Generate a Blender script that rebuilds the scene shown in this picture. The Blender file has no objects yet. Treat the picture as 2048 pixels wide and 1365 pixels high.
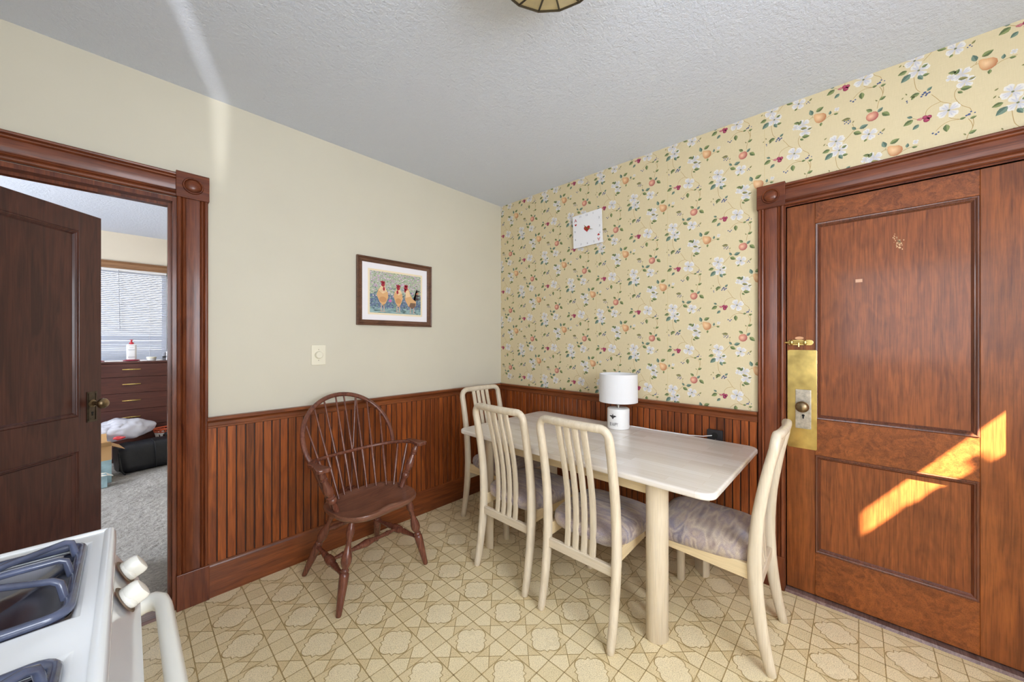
import bpy, bmesh, math, random
from mathutils import Vector as V, Matrix as M4
random.seed(7)
PI = math.pi
sc = bpy.context.scene
COL = sc.collection

# ------------------------------------------------------------------ helpers
def lin(c):
    c = c / 255.0
    return c / 12.92 if c <= 0.04045 else ((c + 0.055) / 1.055) ** 2.4
def S(r, g, b):
    return (lin(r), lin(g), lin(b), 1.0)

class MB:
    """collects faces for ONE mesh object"""
    def __init__(s):
        s.v = []; s.f = []; s.m = []; s.c = []; s.cur = 0; s.col = (1, 1, 1, 1)
    def face(s, idx):
        s.f.append(tuple(idx)); s.m.append(s.cur); s.c.append(s.col)
    def poly(s, pts):
        b = len(s.v); s.v += [tuple(p) for p in pts]; s.face(range(b, b + len(pts)))
    def box(s, x0, x1, y0, y1, z0, z1):
        b = len(s.v)
        s.v += [(x0, y0, z0), (x1, y0, z0), (x1, y1, z0), (x0, y1, z0), (x0, y0, z1), (x1, y0, z1), (x1, y1, z1), (x0, y1, z1)]
        for q in ((0, 3, 2, 1), (4, 5, 6, 7), (0, 1, 5, 4), (1, 2, 6, 5), (2, 3, 7, 6), (3, 0, 4, 7)):
            s.face([b + i for i in q])
        return s
    def rings(s, rings, cap0=True, cap1=True, closed=False):
        n = len(rings[0]); b = len(s.v)
        for r in rings: s.v += [tuple(p) for p in r]
        R = len(rings)
        for k in range(R if closed else R - 1):
            k2 = (k + 1) % R
            for i in range(n):
                j = (i + 1) % n
                s.face((b + k * n + i, b + k * n + j, b + k2 * n + j, b + k2 * n + i))
        if not closed:
            if cap0: s.face([b + i for i in reversed(range(n))])
            if cap1: s.face([b + (R - 1) * n + i for i in range(n)])
        return s
    def prism(s, pts, vec):
        vec = V(vec)
        return s.rings([[V(p) for p in pts], [V(p) + vec for p in pts]])
    def tube(s, path, rad, n=10, nrm=None, closed=False, sq=1.0):
        """rad: number, (a,b) or a list of those; a along the normal, b along the binormal; sq<1 squares the section"""
        P = [V(p) for p in path]; N = len(P); rings = []; prev = None
        for k in range(N):
            if closed: t = P[(k + 1) % N] - P[k - 1]
            else: t = P[min(k + 1, N - 1)] - P[max(k - 1, 0)]
            t.normalize()
            if prev is None:
                u = V(nrm) if nrm else (V((0, 0, 1)) if abs(t.z) < .9 else V((1, 0, 0)))
            else: u = prev
            u = u - t * u.dot(t)
            if u.length < 1e-6: u = t.orthogonal()
            u.normalize(); prev = u; w = t.cross(u)
            r = rad[k] if isinstance(rad, list) else rad
            a, bb = r if isinstance(r, tuple) else (r, r)
            ring = []
            for i in range(n):
                th = 2 * PI * i / n; c, d = math.cos(th), math.sin(th)
                c = math.copysign(abs(c) ** sq, c); d = math.copysign(abs(d) ** sq, d)
                ring.append(P[k] + u * (c * a) + w * (d * bb))
            rings.append(ring)
        return s.rings(rings, closed=closed)
    def turned(s, a, b, prof, n=14):
        a, b = V(a), V(b)
        return s.tube([a + (b - a) * t for t, r in prof], [r for t, r in prof], n)
    def lathe(s, prof, o=(0, 0, 0), n=28, ax=(0, 0, 1), cap=True):
        o = V(o); ax = V(ax).normalized(); u = ax.orthogonal().normalized(); w = ax.cross(u)
        if abs(ax.z) > .99: u, w = V((1, 0, 0)), V((0, 1, 0))
        return s.rings([[o + ax * z + (u * math.cos(2 * PI * i / n) + w * math.sin(2 * PI * i / n)) * max(r, 1e-5) for i in range(n)] for r, z in prof], cap, cap)
    def ball(s, o, r, n=12, m=8):
        r = r if isinstance(r, tuple) else (r, r, r); o = V(o)
        return s.rings([[o + V((r[0] * math.sin(PI * k / m) * math.cos(2 * PI * i / n), r[1] * math.sin(PI * k / m) * math.sin(2 * PI * i / n), -r[2] * math.cos(PI * k / m))) for i in range(n)] for k in range(1, m)])
    def add(s, o, mat):
        b = len(s.v); s.v += [tuple(mat @ V(p)) for p in o.v]
        for f, m_, c in zip(o.f, o.m, o.c):
            s.f.append(tuple(i + b for i in f)); s.m.append(m_ if s.cur == 0 else s.cur); s.c.append(c)
        return s

def obj(name, mb, mats, parent=None, smooth=False, bevel=0, seg=2, sub=0, kind=None, label=None, color=False):
    me = bpy.data.meshes.new(name)
    me.from_pydata(mb.v, [], mb.f)
    for m in (mats if isinstance(mats, (list, tuple)) else [mats]): me.materials.append(m)
    me.polygons.foreach_set('material_index', mb.m)
    if color:
        at = me.color_attributes.new('Col', 'FLOAT_COLOR', 'CORNER')
        buf = []
        for p, c in zip(me.polygons, mb.c):
            if isinstance(c, list):
                for q in c: buf += list(q)
            else: buf += list(c) * p.loop_total
        at.data.foreach_set('color', buf)
    bm = bmesh.new(); bm.from_mesh(me)
    if not color: bmesh.ops.recalc_face_normals(bm, faces=bm.faces)
    bm.to_mesh(me); bm.free()
    if smooth:
        me.polygons.foreach_set('use_smooth', [True] * len(me.polygons))
        try: me.set_sharp_from_angle(angle=math.radians(38 if smooth is True else smooth))
        except Exception: pass
    o = bpy.data.objects.new(name, me); COL.objects.link(o)
    if parent: o.parent = parent
    if bevel:
        b = o.modifiers.new('bevel', 'BEVEL'); b.width = bevel; b.segments = seg; b.limit_method = 'ANGLE'; b.angle_limit = math.radians(40)
        b.harden_normals = False
    if sub:
        d = o.modifiers.new('sub', 'SUBSURF'); d.levels = sub; d.render_levels = sub
    if kind: o['kind'] = kind
    if label: o['label'] = label
    return o
def tag(o, label, cat, group=None):
    o['label'] = label; o['category'] = cat
    if group: o['group'] = group
    return o
def thing(name, loc, rz, label, cat, group=None):
    o = bpy.data.objects.new(name, None); COL.objects.link(o)
    o.empty_display_size = .1; o.location = loc; o.rotation_euler = (0, 0, rz)
    return tag(o, label, cat, group)
def setting(name, loc=(0, 0, 0), rz=0):
    o = bpy.data.objects.new(name, None); COL.objects.link(o)
    o.location = loc; o.rotation_euler = (0, 0, rz); o['kind'] = 'structure'
    return o
def dup(root, loc, rz, label):
    r = root.copy(); COL.objects.link(r); r.location = loc; r.rotation_euler = (0, 0, rz); r['label'] = label
    for ch in list(root.children):
        c = ch.copy(); COL.objects.link(c); c.parent = r
        for g in list(ch.children):
            d = g.copy(); COL.objects.link(d); d.parent = c
    return r
def text_mb(txt, size, mat, depth=0.0004, align='CENTER', mb=None):
    cu = bpy.data.curves.new('t', 'FONT'); cu.body = txt; cu.size = size; cu.extrude = depth; cu.align_x = align; cu.align_y = 'CENTER'; cu.resolution_u = 3
    o = bpy.data.objects.new('t', cu); COL.objects.link(o)
    dg = bpy.context.evaluated_depsgraph_get()
    me = bpy.data.meshes.new_from_object(o.evaluated_get(dg))
    mb = mb or MB(); b = len(mb.v)
    mb.v += [tuple(mat @ v.co) for v in me.vertices]
    for p in me.polygons: mb.face([b + i for i in p.vertices])
    bpy.data.objects.remove(o); bpy.data.curves.remove(cu); bpy.data.meshes.remove(me)
    return mb
def rrect(x0, x1, y0, y1, r, n=6):
    out = []
    for cx, cy, a in ((x1 - r, y1 - r, 0), (x0 + r, y1 - r, PI / 2), (x0 + r, y0 + r, PI), (x1 - r, y0 + r, 1.5 * PI)):
        for i in range(n + 1):
            t = a + PI / 2 * i / n; out.append((cx + r * math.cos(t), cy + r * math.sin(t)))
    return out

# ------------------------------------------------------------------ materials
class NT:
    def __init__(s, name):
        s.mat = bpy.data.materials.new(name); s.mat.use_nodes = True
        s.t = s.mat.node_tree; s.b = s.t.nodes['Principled BSDF']
    def n(s, typ, **kw):
        nd = s.t.nodes.new(typ)
        for k, v in kw.items():
            if k.startswith('i_'):
                key = k[2:].replace('_', ' ')
                nd.inputs[int(key) if key.isdigit() else key].default_value = v
            else: setattr(nd, k, v)
        return nd
    def l(s, a, b): s.t.links.new(a, b)
    def set(s, **kw):
        for k, v in kw.items(): s.b.inputs[k.replace('_', ' ')].default_value = v
    def mix(s, fac, a, b, mode='MIX'):
        m = s.n('ShaderNodeMix', data_type='RGBA', blend_type=mode)
        for sock, val in ((m.inputs[0], fac), (m.inputs[6], a), (m.inputs[7], b)):
            if hasattr(val, 'is_output'): s.l(val, sock)
            else: sock.default_value = val
        return m.outputs[2]
    def ramp(s, fac, stops):
        r = s.n('ShaderNodeValToRGB'); e = r.color_ramp.elements
        while len(e) < len(stops): e.new(.5)
        for el, (p, c) in zip(e, stops): el.position = p; el.color = c if len(c) == 4 else (*c, 1)
        s.l(fac, r.inputs[0]); return r.outputs[0]
    def math(s, op, a, b=0.0):
        m = s.n('ShaderNodeMath', operation=op)
        for k, v in ((0, a), (1, b)):
            if hasattr(v, 'is_output'): s.l(v, m.inputs[k])
            else: m.inputs[k].default_value = v
        return m.outputs[0]
    def coords(s, scale=(1, 1, 1), rot=(0, 0, 0), island=0.0):
        c = s.n('ShaderNodeTexCoord'); out = c.outputs['Object']
        if island:
            g = s.n('ShaderNodeNewGeometry'); cx = s.n('ShaderNodeCombineXYZ')
            r = s.math('MULTIPLY', g.outputs['Random Per Island'], island)
            for i in range(3): s.l(r, cx.inputs[i])
            a = s.n('ShaderNodeVectorMath', operation='ADD'); s.l(out, a.inputs[0]); s.l(cx.outputs[0], a.inputs[1]); out = a.outputs[0]
        m = s.n('ShaderNodeMapping'); m.inputs['Scale'].default_value = scale; m.inputs['Rotation'].default_value = rot
        s.l(out, m.inputs[0]); return m.outputs[0]
    def noise(s, vec, scale, detail=4, rough=.55, dist=0):
        n = s.n('ShaderNodeTexNoise'); n.inputs['Scale'].default_value = scale; n.inputs['Detail'].default_value = detail
        n.inputs['Roughness'].default_value = rough; n.inputs['Distortion'].default_value = dist
        s.l(vec, n.inputs['Vector']); return n.outputs['Fac']
    def bump(s, h, strength=.2, dist=.002):
        b = s.n('ShaderNodeBump'); b.inputs['Strength'].default_value = strength; b.inputs['Distance'].default_value = dist
        s.l(h, b.inputs['Height']); s.l(b.outputs[0], s.b.inputs['Normal']); return b

def plain(name, col, rough=.5, metal=0, coat=0, spec=.5, mottle=0.0, mscale=8, bump=0, bscale=60, trans=0, bdist=.002, coatrough=.05):
    t = NT(name); t.set(Roughness=rough, Metallic=metal, Coat_Weight=coat, Specular_IOR_Level=spec, Transmission_Weight=trans, Coat_Roughness=coatrough)
    t.b.inputs['Base Color'].default_value = col
    if mottle:
        f = t.noise(t.coords(), mscale, 5)
        k = tuple(max(0, c * (1 - mottle)) for c in col[:3]) + (1,); h = tuple(min(1, c * (1 + mottle * .6)) for c in col[:3]) + (1,)
        t.l(t.ramp(f, [(.3, k), (.7, h)]), t.b.inputs['Base Color'])
    if bump: t.bump(t.noise(t.coords(), bscale, 4), bump, bdist)
    return t.mat

def wood(name, c1, c2, grain='Z', rough=.35, coat=.4, island=0.0, vary=0.0, fine=.35, big=1.0, dark=None, wear=0):
    t = NT(name); t.set(Roughness=rough, Coat_Weight=coat * .7, Coat_Roughness=.12, Specular_IOR_Level=.32)
    k = 'XYZ'.index(grain)
    sc1 = [30 * big] * 3; sc1[k] = 1.7 * big
    sc2 = [230] * 3; sc2[k] = 7
    sc3 = [5 * big] * 3; sc3[k] = 1.1 * big
    v1 = t.coords(tuple(sc1), island=island); v2 = t.coords(tuple(sc2), island=island); v3 = t.coords(tuple(sc3), island=island)
    f = t.noise(v1, 1.0, 6, .62, 1.6)
    fig = t.noise(v3, 1.0, 3, .5, .5)
    rings = t.math('MULTIPLY', t.math('ADD', t.math('SINE', t.math('MULTIPLY', t.math('ADD', fig, t.math('MULTIPLY', f, .12)), 58.0)), 1.0), .5)
    f = t.math('ADD', t.math('MULTIPLY', f, .62), t.math('ADD', t.math('MULTIPLY', fig, .28), t.math('MULTIPLY', rings, .08)))
    col = t.ramp(f, [(.36, c2), (.70, c1)])
    g = t.ramp(t.noise(v2, 1.0, 3, .6), [(.33, (1 - fine, 1 - fine, 1 - fine)), (.55, (1, 1, 1))])
    col = t.mix(1.0, col, g, 'MULTIPLY')
    if vary:
        ge = t.n('ShaderNodeNewGeometry')
        r = t.ramp(ge.outputs['Random Per Island'], [(0, (1 - vary,) * 3), (1, (1 + vary * .7, 1 + vary * .6, 1 + vary * .5))])
        col = t.mix(1.0, col, r, 'MULTIPLY')
    if wear:
        wv = t.ramp(t.noise(t.coords(), 3.0, 6, .7), [(.30, (1 - wear,) * 3), (.55, (1, 1, 1))])
        col = t.mix(1.0, col, wv, 'MULTIPLY')
    t.l(col, t.b.inputs['Base Color'])
    t.bump(f, .12, .001)
    return t.mat

TRIM_A, TRIM_B = S(142, 76, 42), S(90, 42, 24)
M = {}
M['trim_z'] = wood('casing_wood_upright', TRIM_A, TRIM_B, 'Z', .32, .25)
M['trim_x'] = wood('casing_wood_left_wall', TRIM_A, TRIM_B, 'X', .32, .25)
M['trim_y'] = wood('casing_wood_right_wall', TRIM_A, TRIM_B, 'Y', .32, .25)
M['wainscot'] = wood('beadboard_wood', S(172, 92, 40), S(114, 56, 26), 'Z', .36, .2, island=3.7, vary=.32)
M['groove'] = plain('beadboard_groove', S(52, 26, 17), .6)
M['base_x'] = wood('baseboard_wood_left', S(150, 82, 40), S(102, 52, 28), 'X', .34, .3)
M['base_y'] = wood('baseboard_wood_right', S(150, 82, 40), S(102, 52, 28), 'Y', .34, .3)
M['door_l'] = wood('dark_door_wood', S(98, 54, 42), S(64, 33, 27), 'Z', .36, .35, fine=.2)
M['door_r'] = wood('entry_door_wood_upright', S(168, 94, 42), S(114, 58, 24), 'Z', .36, .28, big=.7, wear=.3)
M['door_rh'] = wood('entry_door_wood_crosswise', S(168, 94, 42), S(114, 58, 24), 'Y', .36, .28, wear=.3)
M['door_rp'] = wood('entry_door_panel_wood', S(162, 90, 42), S(118, 60, 26), 'Z', .38, .28, big=1.6, wear=.25)
M['mould'] = wood('door_moulding_wood', S(120, 66, 42), S(82, 42, 26), 'Z', .25, .7)
M['maple_z'] = wood('bleached_maple_upright', S(223, 210, 190), S(207, 191, 166), 'Z', .38, .25, fine=.1)
M['maple_x'] = wood('bleached_maple_crosswise', S(223, 210, 190), S(207, 191, 166), 'X', .38, .25, fine=.1)
M['maple_y'] = wood('bleached_maple_apron', S(226, 204, 164), S(208, 186, 148), 'Y', .38, .25, fine=.1)
M['windsor'] = wood('walnut_stained_wood', S(138, 84, 64), S(92, 52, 42), 'Z', .27, .6, fine=.2, big=2)
M['windsor_seat'] = wood('walnut_stained_seat', S(146, 98, 76), S(108, 70, 56), 'X', .34, .4, fine=.25, big=2)
M['frame_x'] = wood('picture_frame_wood', S(130, 92, 70), S(88, 58, 44), 'X', .35, .3, big=3)
M['dresser'] = wood('dresser_wood', S(92, 52, 42), S(66, 35, 29), 'X', .4, .25, fine=.2)
M['bed_trim'] = wood('bedroom_window_trim', S(170, 128, 92), S(130, 92, 62), 'X', .4, .2)

t = NT('butcher_block_top'); t.set(Roughness=.24, Coat_Weight=.35, Coat_Roughness=.1)
br = t.n('ShaderNodeTexBrick', offset=.37); br.inputs['Scale'].default_value = 1.0; br.inputs['Mortar Size'].default_value = .0004
br.inputs['Brick Width'].default_value = .34; br.inputs['Row Height'].default_value = .048
br.inputs['Color1'].default_value = S(236, 230, 224); br.inputs['Color2'].default_value = S(224, 214, 204); br.inputs['Mortar'].default_value = S(214, 198, 174)
t.l(t.coords(rot=(0, 0, PI / 2)), br.inputs['Vector'])
g = t.ramp(t.noise(t.coords((110, 3, 110)), 1, 3, .6), [(.35, (.93, .92, .9)), (.62, (1, 1, 1))])
t.l(t.mix(1.0, br.outputs['Color'], g, 'MULTIPLY'), t.b.inputs['Base Color']); M['block'] = t.mat

t = NT('printed_wallpaper'); t.set(Roughness=.62, Specular_IOR_Level=.3)
a = t.n('ShaderNodeVertexColor', layer_name='Col')
lv = t.ramp(t.noise(t.coords((400, 400, 30)), 1, 2), [(.3, (.95, .95, .94)), (.7, (1, 1, 1))])
lh = t.ramp(t.noise(t.coords((30, 30, 400)), 1, 2), [(.3, (.96, .96, .95)), (.7, (1, 1, 1))])
t.l(t.mix(1.0, t.mix(1.0, a.outputs['Color'], lv, 'MULTIPLY'), lh, 'MULTIPLY'), t.b.inputs['Base Color']); M['paper'] = t.mat

t = NT('sheet_vinyl'); t.set(Roughness=.3, Specular_IOR_Level=.5)
a = t.n('ShaderNodeVertexColor', layer_name='Col')
sp = t.ramp(t.noise(t.coords(), 330, 2, .6), [(.34, (.70, .67, .60)), (.5, (1, 1, 1)), (.68, (1.08, 1.07, 1.05))])
st = t.ramp(t.noise(t.coords(), 2.2, 4, .6), [(.3, (.93, .91, .86)), (.65, (1, 1, 1))])
t.l(t.mix(1.0, t.mix(1.0, a.outputs['Color'], sp, 'MULTIPLY'), st, 'MULTIPLY'), t.b.inputs['Base Color'])
rr = t.ramp(t.noise(t.coords(), 5, 4), [(.3, (.26,) * 3), (.7, (.4,) * 3)]); t.l(rr, t.b.inputs['Roughness'])
t.bump(t.noise(t.coords(), 120, 3), .25, .0015); M['vinyl'] = t.mat

t = NT('stippled_ceiling_paint'); t.set(Roughness=.8, Specular_IOR_Level=.2)
t.b.inputs['Base Color'].default_value = S(219, 225, 238)
t.bump(t.noise(t.coords(), 62, 5, .7), .85, .010); M['ceiling'] = t.mat
M['plaster'] = plain('cream_wall_paint', S(211, 205, 188), .55, spec=.35, mottle=.03, mscale=2, bump=.06, bscale=40)
M['plain_white'] = plain('white_wall_paint', S(225, 222, 212), .7)
M['bed_wall'] = plain('bedroom_wall_paint', S(216, 204, 184), .7, mottle=.03, mscale=2)
t = NT('shag_carpet'); t.set(Roughness=.95, Specular_IOR_Level=.1)
f1 = t.noise(t.coords(), 60, 5, .7); f2 = t.noise(t.coords(), 3, 4)
c = t.mix(.4, t.ramp(f1, [(.3, S(112, 108, 104)), (.7, S(206, 202, 196))]), t.ramp(f2, [(.3, S(138, 134, 130)), (.7, S(196, 192, 186))]))
t.l(c, t.b.inputs['Base Color']); t.bump(f1, 1.0, .012); M['carpet'] = t.mat
M['brass'] = plain('polished_brass', S(222, 194, 120), .24, 1, mottle=.4, mscale=11, bump=.12, bscale=16, bdist=.004)
M['old_brass'] = plain('tarnished_brass', S(150, 128, 98), .38, 1, mottle=.5, mscale=40)
M['pewter'] = plain('worn_plated_metal', S(196, 186, 170), .4, .8, mottle=.3, mscale=60)
M['dark_metal'] = plain('dark_bronze', S(92, 80, 68), .42, .9, mottle=.3, mscale=60)
M['keyhole'] = plain('keyhole_black', S(14, 12, 11), .8)
M['steel'] = plain('brushed_steel', S(170, 165, 158), .3, 1)
M['white_ceramic'] = plain('white_ceramic', S(238, 237, 236), .25, coat=.4)
t = NT('white_linen_shade'); t.set(Roughness=.8, Specular_IOR_Level=.2); t.b.inputs['Base Color'].default_value = S(228, 227, 228)
t.bump(t.noise(t.coords((60, 60, 700)), 1, 2), .25, .001); M['linen'] = t.mat
M['print_black'] = plain('black_print', S(48, 46, 48), .6)
M['print_grey'] = plain('grey_print', S(150, 148, 156), .6)
M['red_print'] = plain('red_print', S(176, 40, 40), .6)
M['plate'] = plain('ivory_plastic', S(232, 226, 206), .35)
M['black_plastic'] = plain('black_plastic', S(38, 35, 38), .4)
M['white_board'] = plain('white_clock_board', S(236, 235, 238), .35)
M['gold'] = plain('gold_hand', S(170, 140, 70), .35, .9)
M['glass'] = plain('clear_glass', (1, 1, 1, 1), .02, trans=1)
M['glass'].node_tree.nodes['Principled BSDF'].inputs['IOR'].default_value = 1.02
M['mat_board'] = plain('white_mat_board', S(240, 236, 240), .8)
M['cream_mat'] = plain('cream_mat_edge', S(238, 222, 190), .8)
t = NT('painted_print'); t.set(Roughness=.5)
a = t.n('ShaderNodeVertexColor', layer_name='Col'); t.l(a.outputs['Color'], t.b.inputs['Base Color']); M['print'] = t.mat
M['art_glass'] = plain('cream_slag_glass', S(214, 200, 158), .3, mottle=.18, mscale=14, coat=.4)
M['lead'] = plain('dark_lead_came', S(70, 62, 48), .5, .6)
M['enamel'] = plain('white_stove_enamel', S(228, 230, 232), .16, coat=.6, mottle=.025, mscale=5)
M['knob_white'] = plain('white_knob_plastic', S(232, 230, 222), .3, coat=.2)
M['soot'] = plain('brown_grease_stain', S(110, 92, 74), .6, mottle=.4, mscale=50)
M['grate'] = plain('blue_grey_porcelain', S(74, 80, 102), .26, coat=.5, mottle=.45, mscale=22)
M['drip'] = plain('chrome_drip_pan', S(150, 152, 162), .16, 1, mottle=.25, mscale=9)
M['burner'] = plain('burner_cap_metal', S(88, 86, 88), .45, .8)
# upholstery
t = NT('woven_upholstery'); t.set(Roughness=.9, Specular_IOR_Level=.2, Sheen_Weight=.2)
v = t.coords((4, 17, 12)); f1 = t.noise(v, 1, 2, .45, .15); f2 = t.noise(t.coords((9, 9, 9)), 1, 4)
c = t.ramp(f1, [(.3, S(128, 112, 108)), (.40, S(186, 168, 148)), (.48, S(146, 134, 142)), (.56, S(198, 182, 164)), (.66, S(120, 106, 110)), (.75, S(172, 158, 150))])
c = t.mix(.35, c, t.ramp(f2, [(.35, S(122, 124, 146)), (.5, S(172, 150, 138)), (.7, S(200, 186, 170))]))
wv = t.noise(t.coords((260, 900, 260)), 1, 2)
c = t.mix(1.0, c, t.ramp(wv, [(.35, (.72, .7, .7)), (.6, (1.05, 1.05, 1.05))]), 'MULTIPLY')
t.l(c, t.b.inputs['Base Color']); t.bump(wv, .4, .002); M['cloth'] = t.mat
t = NT('translucent_blind_slat'); t.set(Roughness=.5); t.b.inputs['Base Color'].default_value = S(240, 242, 246)
tr = t.n('ShaderNodeBsdfTranslucent'); tr.inputs[0].default_value = S(236, 240, 250)
mx = t.n('ShaderNodeMixShader'); mx.inputs[0].default_value = .55
t.l(t.b.outputs[0], mx.inputs[1]); t.l(tr.outputs[0], mx.inputs[2]); t.l(mx.outputs[0], t.t.nodes['Material Output'].inputs[0]); M['slat'] = t.mat
t = NT('thin_white_plastic_film'); t.set(Roughness=.3, Coat_Weight=.3); t.b.inputs['Base Color'].default_value = S(232, 232, 240)
tr = t.n('ShaderNodeBsdfTranslucent'); tr.inputs[0].default_value = S(230, 230, 240)
mx = t.n('ShaderNodeMixShader'); mx.inputs[0].default_value = .3
t.l(t.b.outputs[0], mx.inputs[1]); t.l(tr.outputs[0], mx.inputs[2]); t.l(mx.outputs[0], t.t.nodes['Material Output'].inputs[0]); M['film'] = t.mat
M['red_film'] = plain('red_plastic_tie', S(206, 70, 74), .35)
M['leather'] = plain('black_vinyl_fabric', S(20, 21, 26), .5, bump=.5, bscale=9, bdist=.02)
M['card'] = plain('brown_cardboard', S(196, 156, 108), .8)
M['blue_card'] = plain('pale_blue_printed_card', S(150, 178, 186), .6, mottle=.3, mscale=14)
M['white_card'] = plain('white_card_edge', S(228, 224, 214), .7, mottle=.1, mscale=20)
M['orange'] = plain('orange_plastic', S(214, 96, 58), .4)
M['white_plastic'] = plain('white_plastic', S(232, 230, 230), .4)
M['red_plastic'] = plain('red_plastic', S(196, 40, 56), .35)
M['maroon'] = plain('maroon_fabric', S(150, 36, 60), .7)
M['grey_plastic'] = plain('grey_plastic', S(150, 152, 162), .35)
M['threshold'] = wood('worn_threshold_wood', S(150, 118, 110), S(96, 66, 58), 'X', .35, .3)

H = 2.54
# ------------------------------------------------------------------ setting: kitchen shell
CH = {'line': S(186, 163, 116), 'sur': S(238, 220, 178), 'tri': S(232, 212, 168), 'house': S(245, 229, 190), 'sq': S(238, 221, 180), 'quat': S(246, 231, 195)}
def build_floor():
    mb = MB(); P = .2286; h = P / 2; r = .0385; X0, Y0 = -1.348, -.947
    xa, xb, ya, yb = -3.1, .0, -3.7, .0
    mb.col = CH['sur']; mb.poly([(xa, ya, 0), (xb, ya, 0), (xb, yb, 0), (xa, yb, 0)])
    # sides of the slab
    mb.box(xa, xb, ya, yb, -.06, -.0005)
    q8 = [(0, .0745)]
    pts = []
    base = []
    for a in (0, 12, 24, 36, 46):      # lobe arc (centre .0415 out, radius .033)
        t_ = math.radians(a); base.append((.0415 + .033 * math.cos(t_), .033 * math.sin(t_)))
    # side towards the diagonal, then the ogee cusp (given as distance along / from the diagonal)
    diag = [(-.024, .0625), (-.016, .0592), (-.0105, .0578), (-.0068, .0625), (-.003, .0655), (0, .0690)]
    k = 1 / math.sqrt(2)
    for s_, d in diag: base.append(((d - s_) * k, (d + s_) * k))
    octant = base
    full = octant + [(y, x) for x, y in reversed(octant[:-1])]
    q = []
    for i in range(4):
        c, s_ = [(1, 0), (0, 1), (-1, 0), (0, -1)][i]
        for x, y in full[:-1]: q.append((x * c - y * s_, x * s_ + y * c))
    qs = [(x * .935, y * .935) for x, y in q]
    Z1, Z2, Z3 = .0003, .0006, .0009
    lw = .0021
    def line(x0, y0, x1, y1, z, w=lw):
        d = V((x1 - x0, y1 - y0, 0)); n_ = V((-d.y, d.x, 0)).normalized() * w
        mb.poly([(x0 - n_.x, y0 - n_.y, z), (x1 - n_.x, y1 - n_.y, z), (x1 + n_.x, y1 + n_.y, z), (x0 + n_.x, y0 + n_.y, z)])
    nx0 = math.floor((xa - X0) / P) - 1; nx1 = math.ceil((xb - X0) / P) + 1
    ny0 = math.floor((ya - Y0) / P) - 1; ny1 = math.ceil((yb - Y0) / P) + 1
    for i in range(nx0, nx1):
        for j in range(ny0, ny1):
            cx, cy = X0 + i * P, Y0 + j * P
            if not (xa - .02 < cx < xb + .02 and ya - .02 < cy < yb + .02): pass
            # crossing square at the cell corner
            sx, sy = cx + h, cy + h
            def ok(x, y): return xa < x < xb and ya < y < yb
            if ok(sx, sy):
                mb.col = CH['sq']; mb.poly([(sx - r, sy - r, Z1), (sx + r, sy - r, Z1), (sx + r, sy + r, Z1), (sx - r, sy + r, Z1)])
            # ribbons: one along x above the cell, one along y right of it; X at each middle
            for (mx_, my_, hor) in ((cx, cy + h, True), (cx + h, cy, False)):
                if not ok(mx_, my_): continue
                def T(a, b): return (mx_ + a, my_ + b, 0) if hor else (mx_ + b, my_ + a, 0)
                def P3(lst, z):
                    p = [T(a, b) for a, b in lst]
                    if not hor: p = p[::-1]
                    mb.poly([(x, y, z) for x, y, _ in p])
                mb.col = CH['tri']
                P3([(0, 0), (r, r), (-r, r)], Z1); P3([(0, 0), (-r, -r), (r, -r)], Z1)
                mb.col = CH['house']
                L_ = h - r
                P3([(0, 0), (r, -r), (L_, -r), (L_, r), (r, r)], Z1); P3([(0, 0), (-r, r), (-L_, r), (-L_, -r), (-r, -r)], Z1)
                mb.col = CH['line']
                for a, b, c_, d in ((-r, -r, r, r), (-r, r, r, -r)):
                    p, q2 = T(a, b), T(c_, d); line(p[0], p[1], q2[0], q2[1], Z2, .0017)
            if ok(cx, cy):
                mb.col = CH['line']; mb.poly([(cx + x, cy + y, Z1) for x, y in q])
                mb.col = CH['quat']; mb.poly([(cx + x, cy + y, Z2) for x, y in qs])
    mb.col = CH['line']
    for i in range(nx0, nx1):
        x = X0 + i * P + h
        for d in (-r, r):
            if xa < x + d < xb: line(x + d, ya, x + d, yb, Z3, .0021)
    for j in range(ny0, ny1):
        y = Y0 + j * P + h
        for d in (-r, r):
            if ya < y + d < yb: line(xa, y + d, xb, y + d, Z3, .0017)
    return obj('floor', mb, M['vinyl'], kind='structure', color=True)
build_floor()
mb = MB().box(-3.2, .12, -3.8, .12, H, H + .1); obj('ceiling', mb, M['ceiling'], kind='structure')

DX0, DX1, DH = -3.02, -2.205, 1.993          # doorway in the left wall
mb = MB(); mb.box(-3.2, DX0, 0, .12, 0, H); mb.box(DX0, DX1, 0, .12, DH, H); mb.box(DX1, 0.12, 0, .12, 0, H)
obj('wall_left', mb, M['plaster'], kind='structure')
# rear walls, with the windows that light the room
mb = MB()
WX0, WX1, WZ0, WZ1 = -2.6, -1.25, .95, 2.15           # big window in the rear wall
TX0, TX1, TZ0, TZ1 = -.95, -.15, 1.80, 2.48      # small high window, masked to a slot that shapes the sun patch
mb.box(-3.2, WX0, -3.8, -3.7, 0, H); mb.box(WX0, WX1, -3.8, -3.7, 0, WZ0); mb.box(WX0, WX1, -3.8, -3.7, WZ1, H)
mb.box(WX1, TX0, -3.8, -3.7, 0, H); mb.box(TX0, TX1, -3.8, -3.7, 0, TZ0); mb.box(TX0, TX1, -3.8, -3.7, TZ1, H); mb.box(TX1, .12, -3.8, -3.7, 0, H)
obj('wall_rear', mb, M['plain_white'], kind='structure')
mb = MB()
mb.box(-3.2, -3.1, -3.8, -3.3, 0, H); mb.box(-3.2, -3.1, -3.3, -2.2, 0, 1.05); mb.box(-3.2, -3.1, -3.3, -2.2, 2.1, H); mb.box(-3.2, -3.1, -2.2, 0, 0, H)
obj('wall_side', mb, M['plain_white'], kind='structure')
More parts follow.
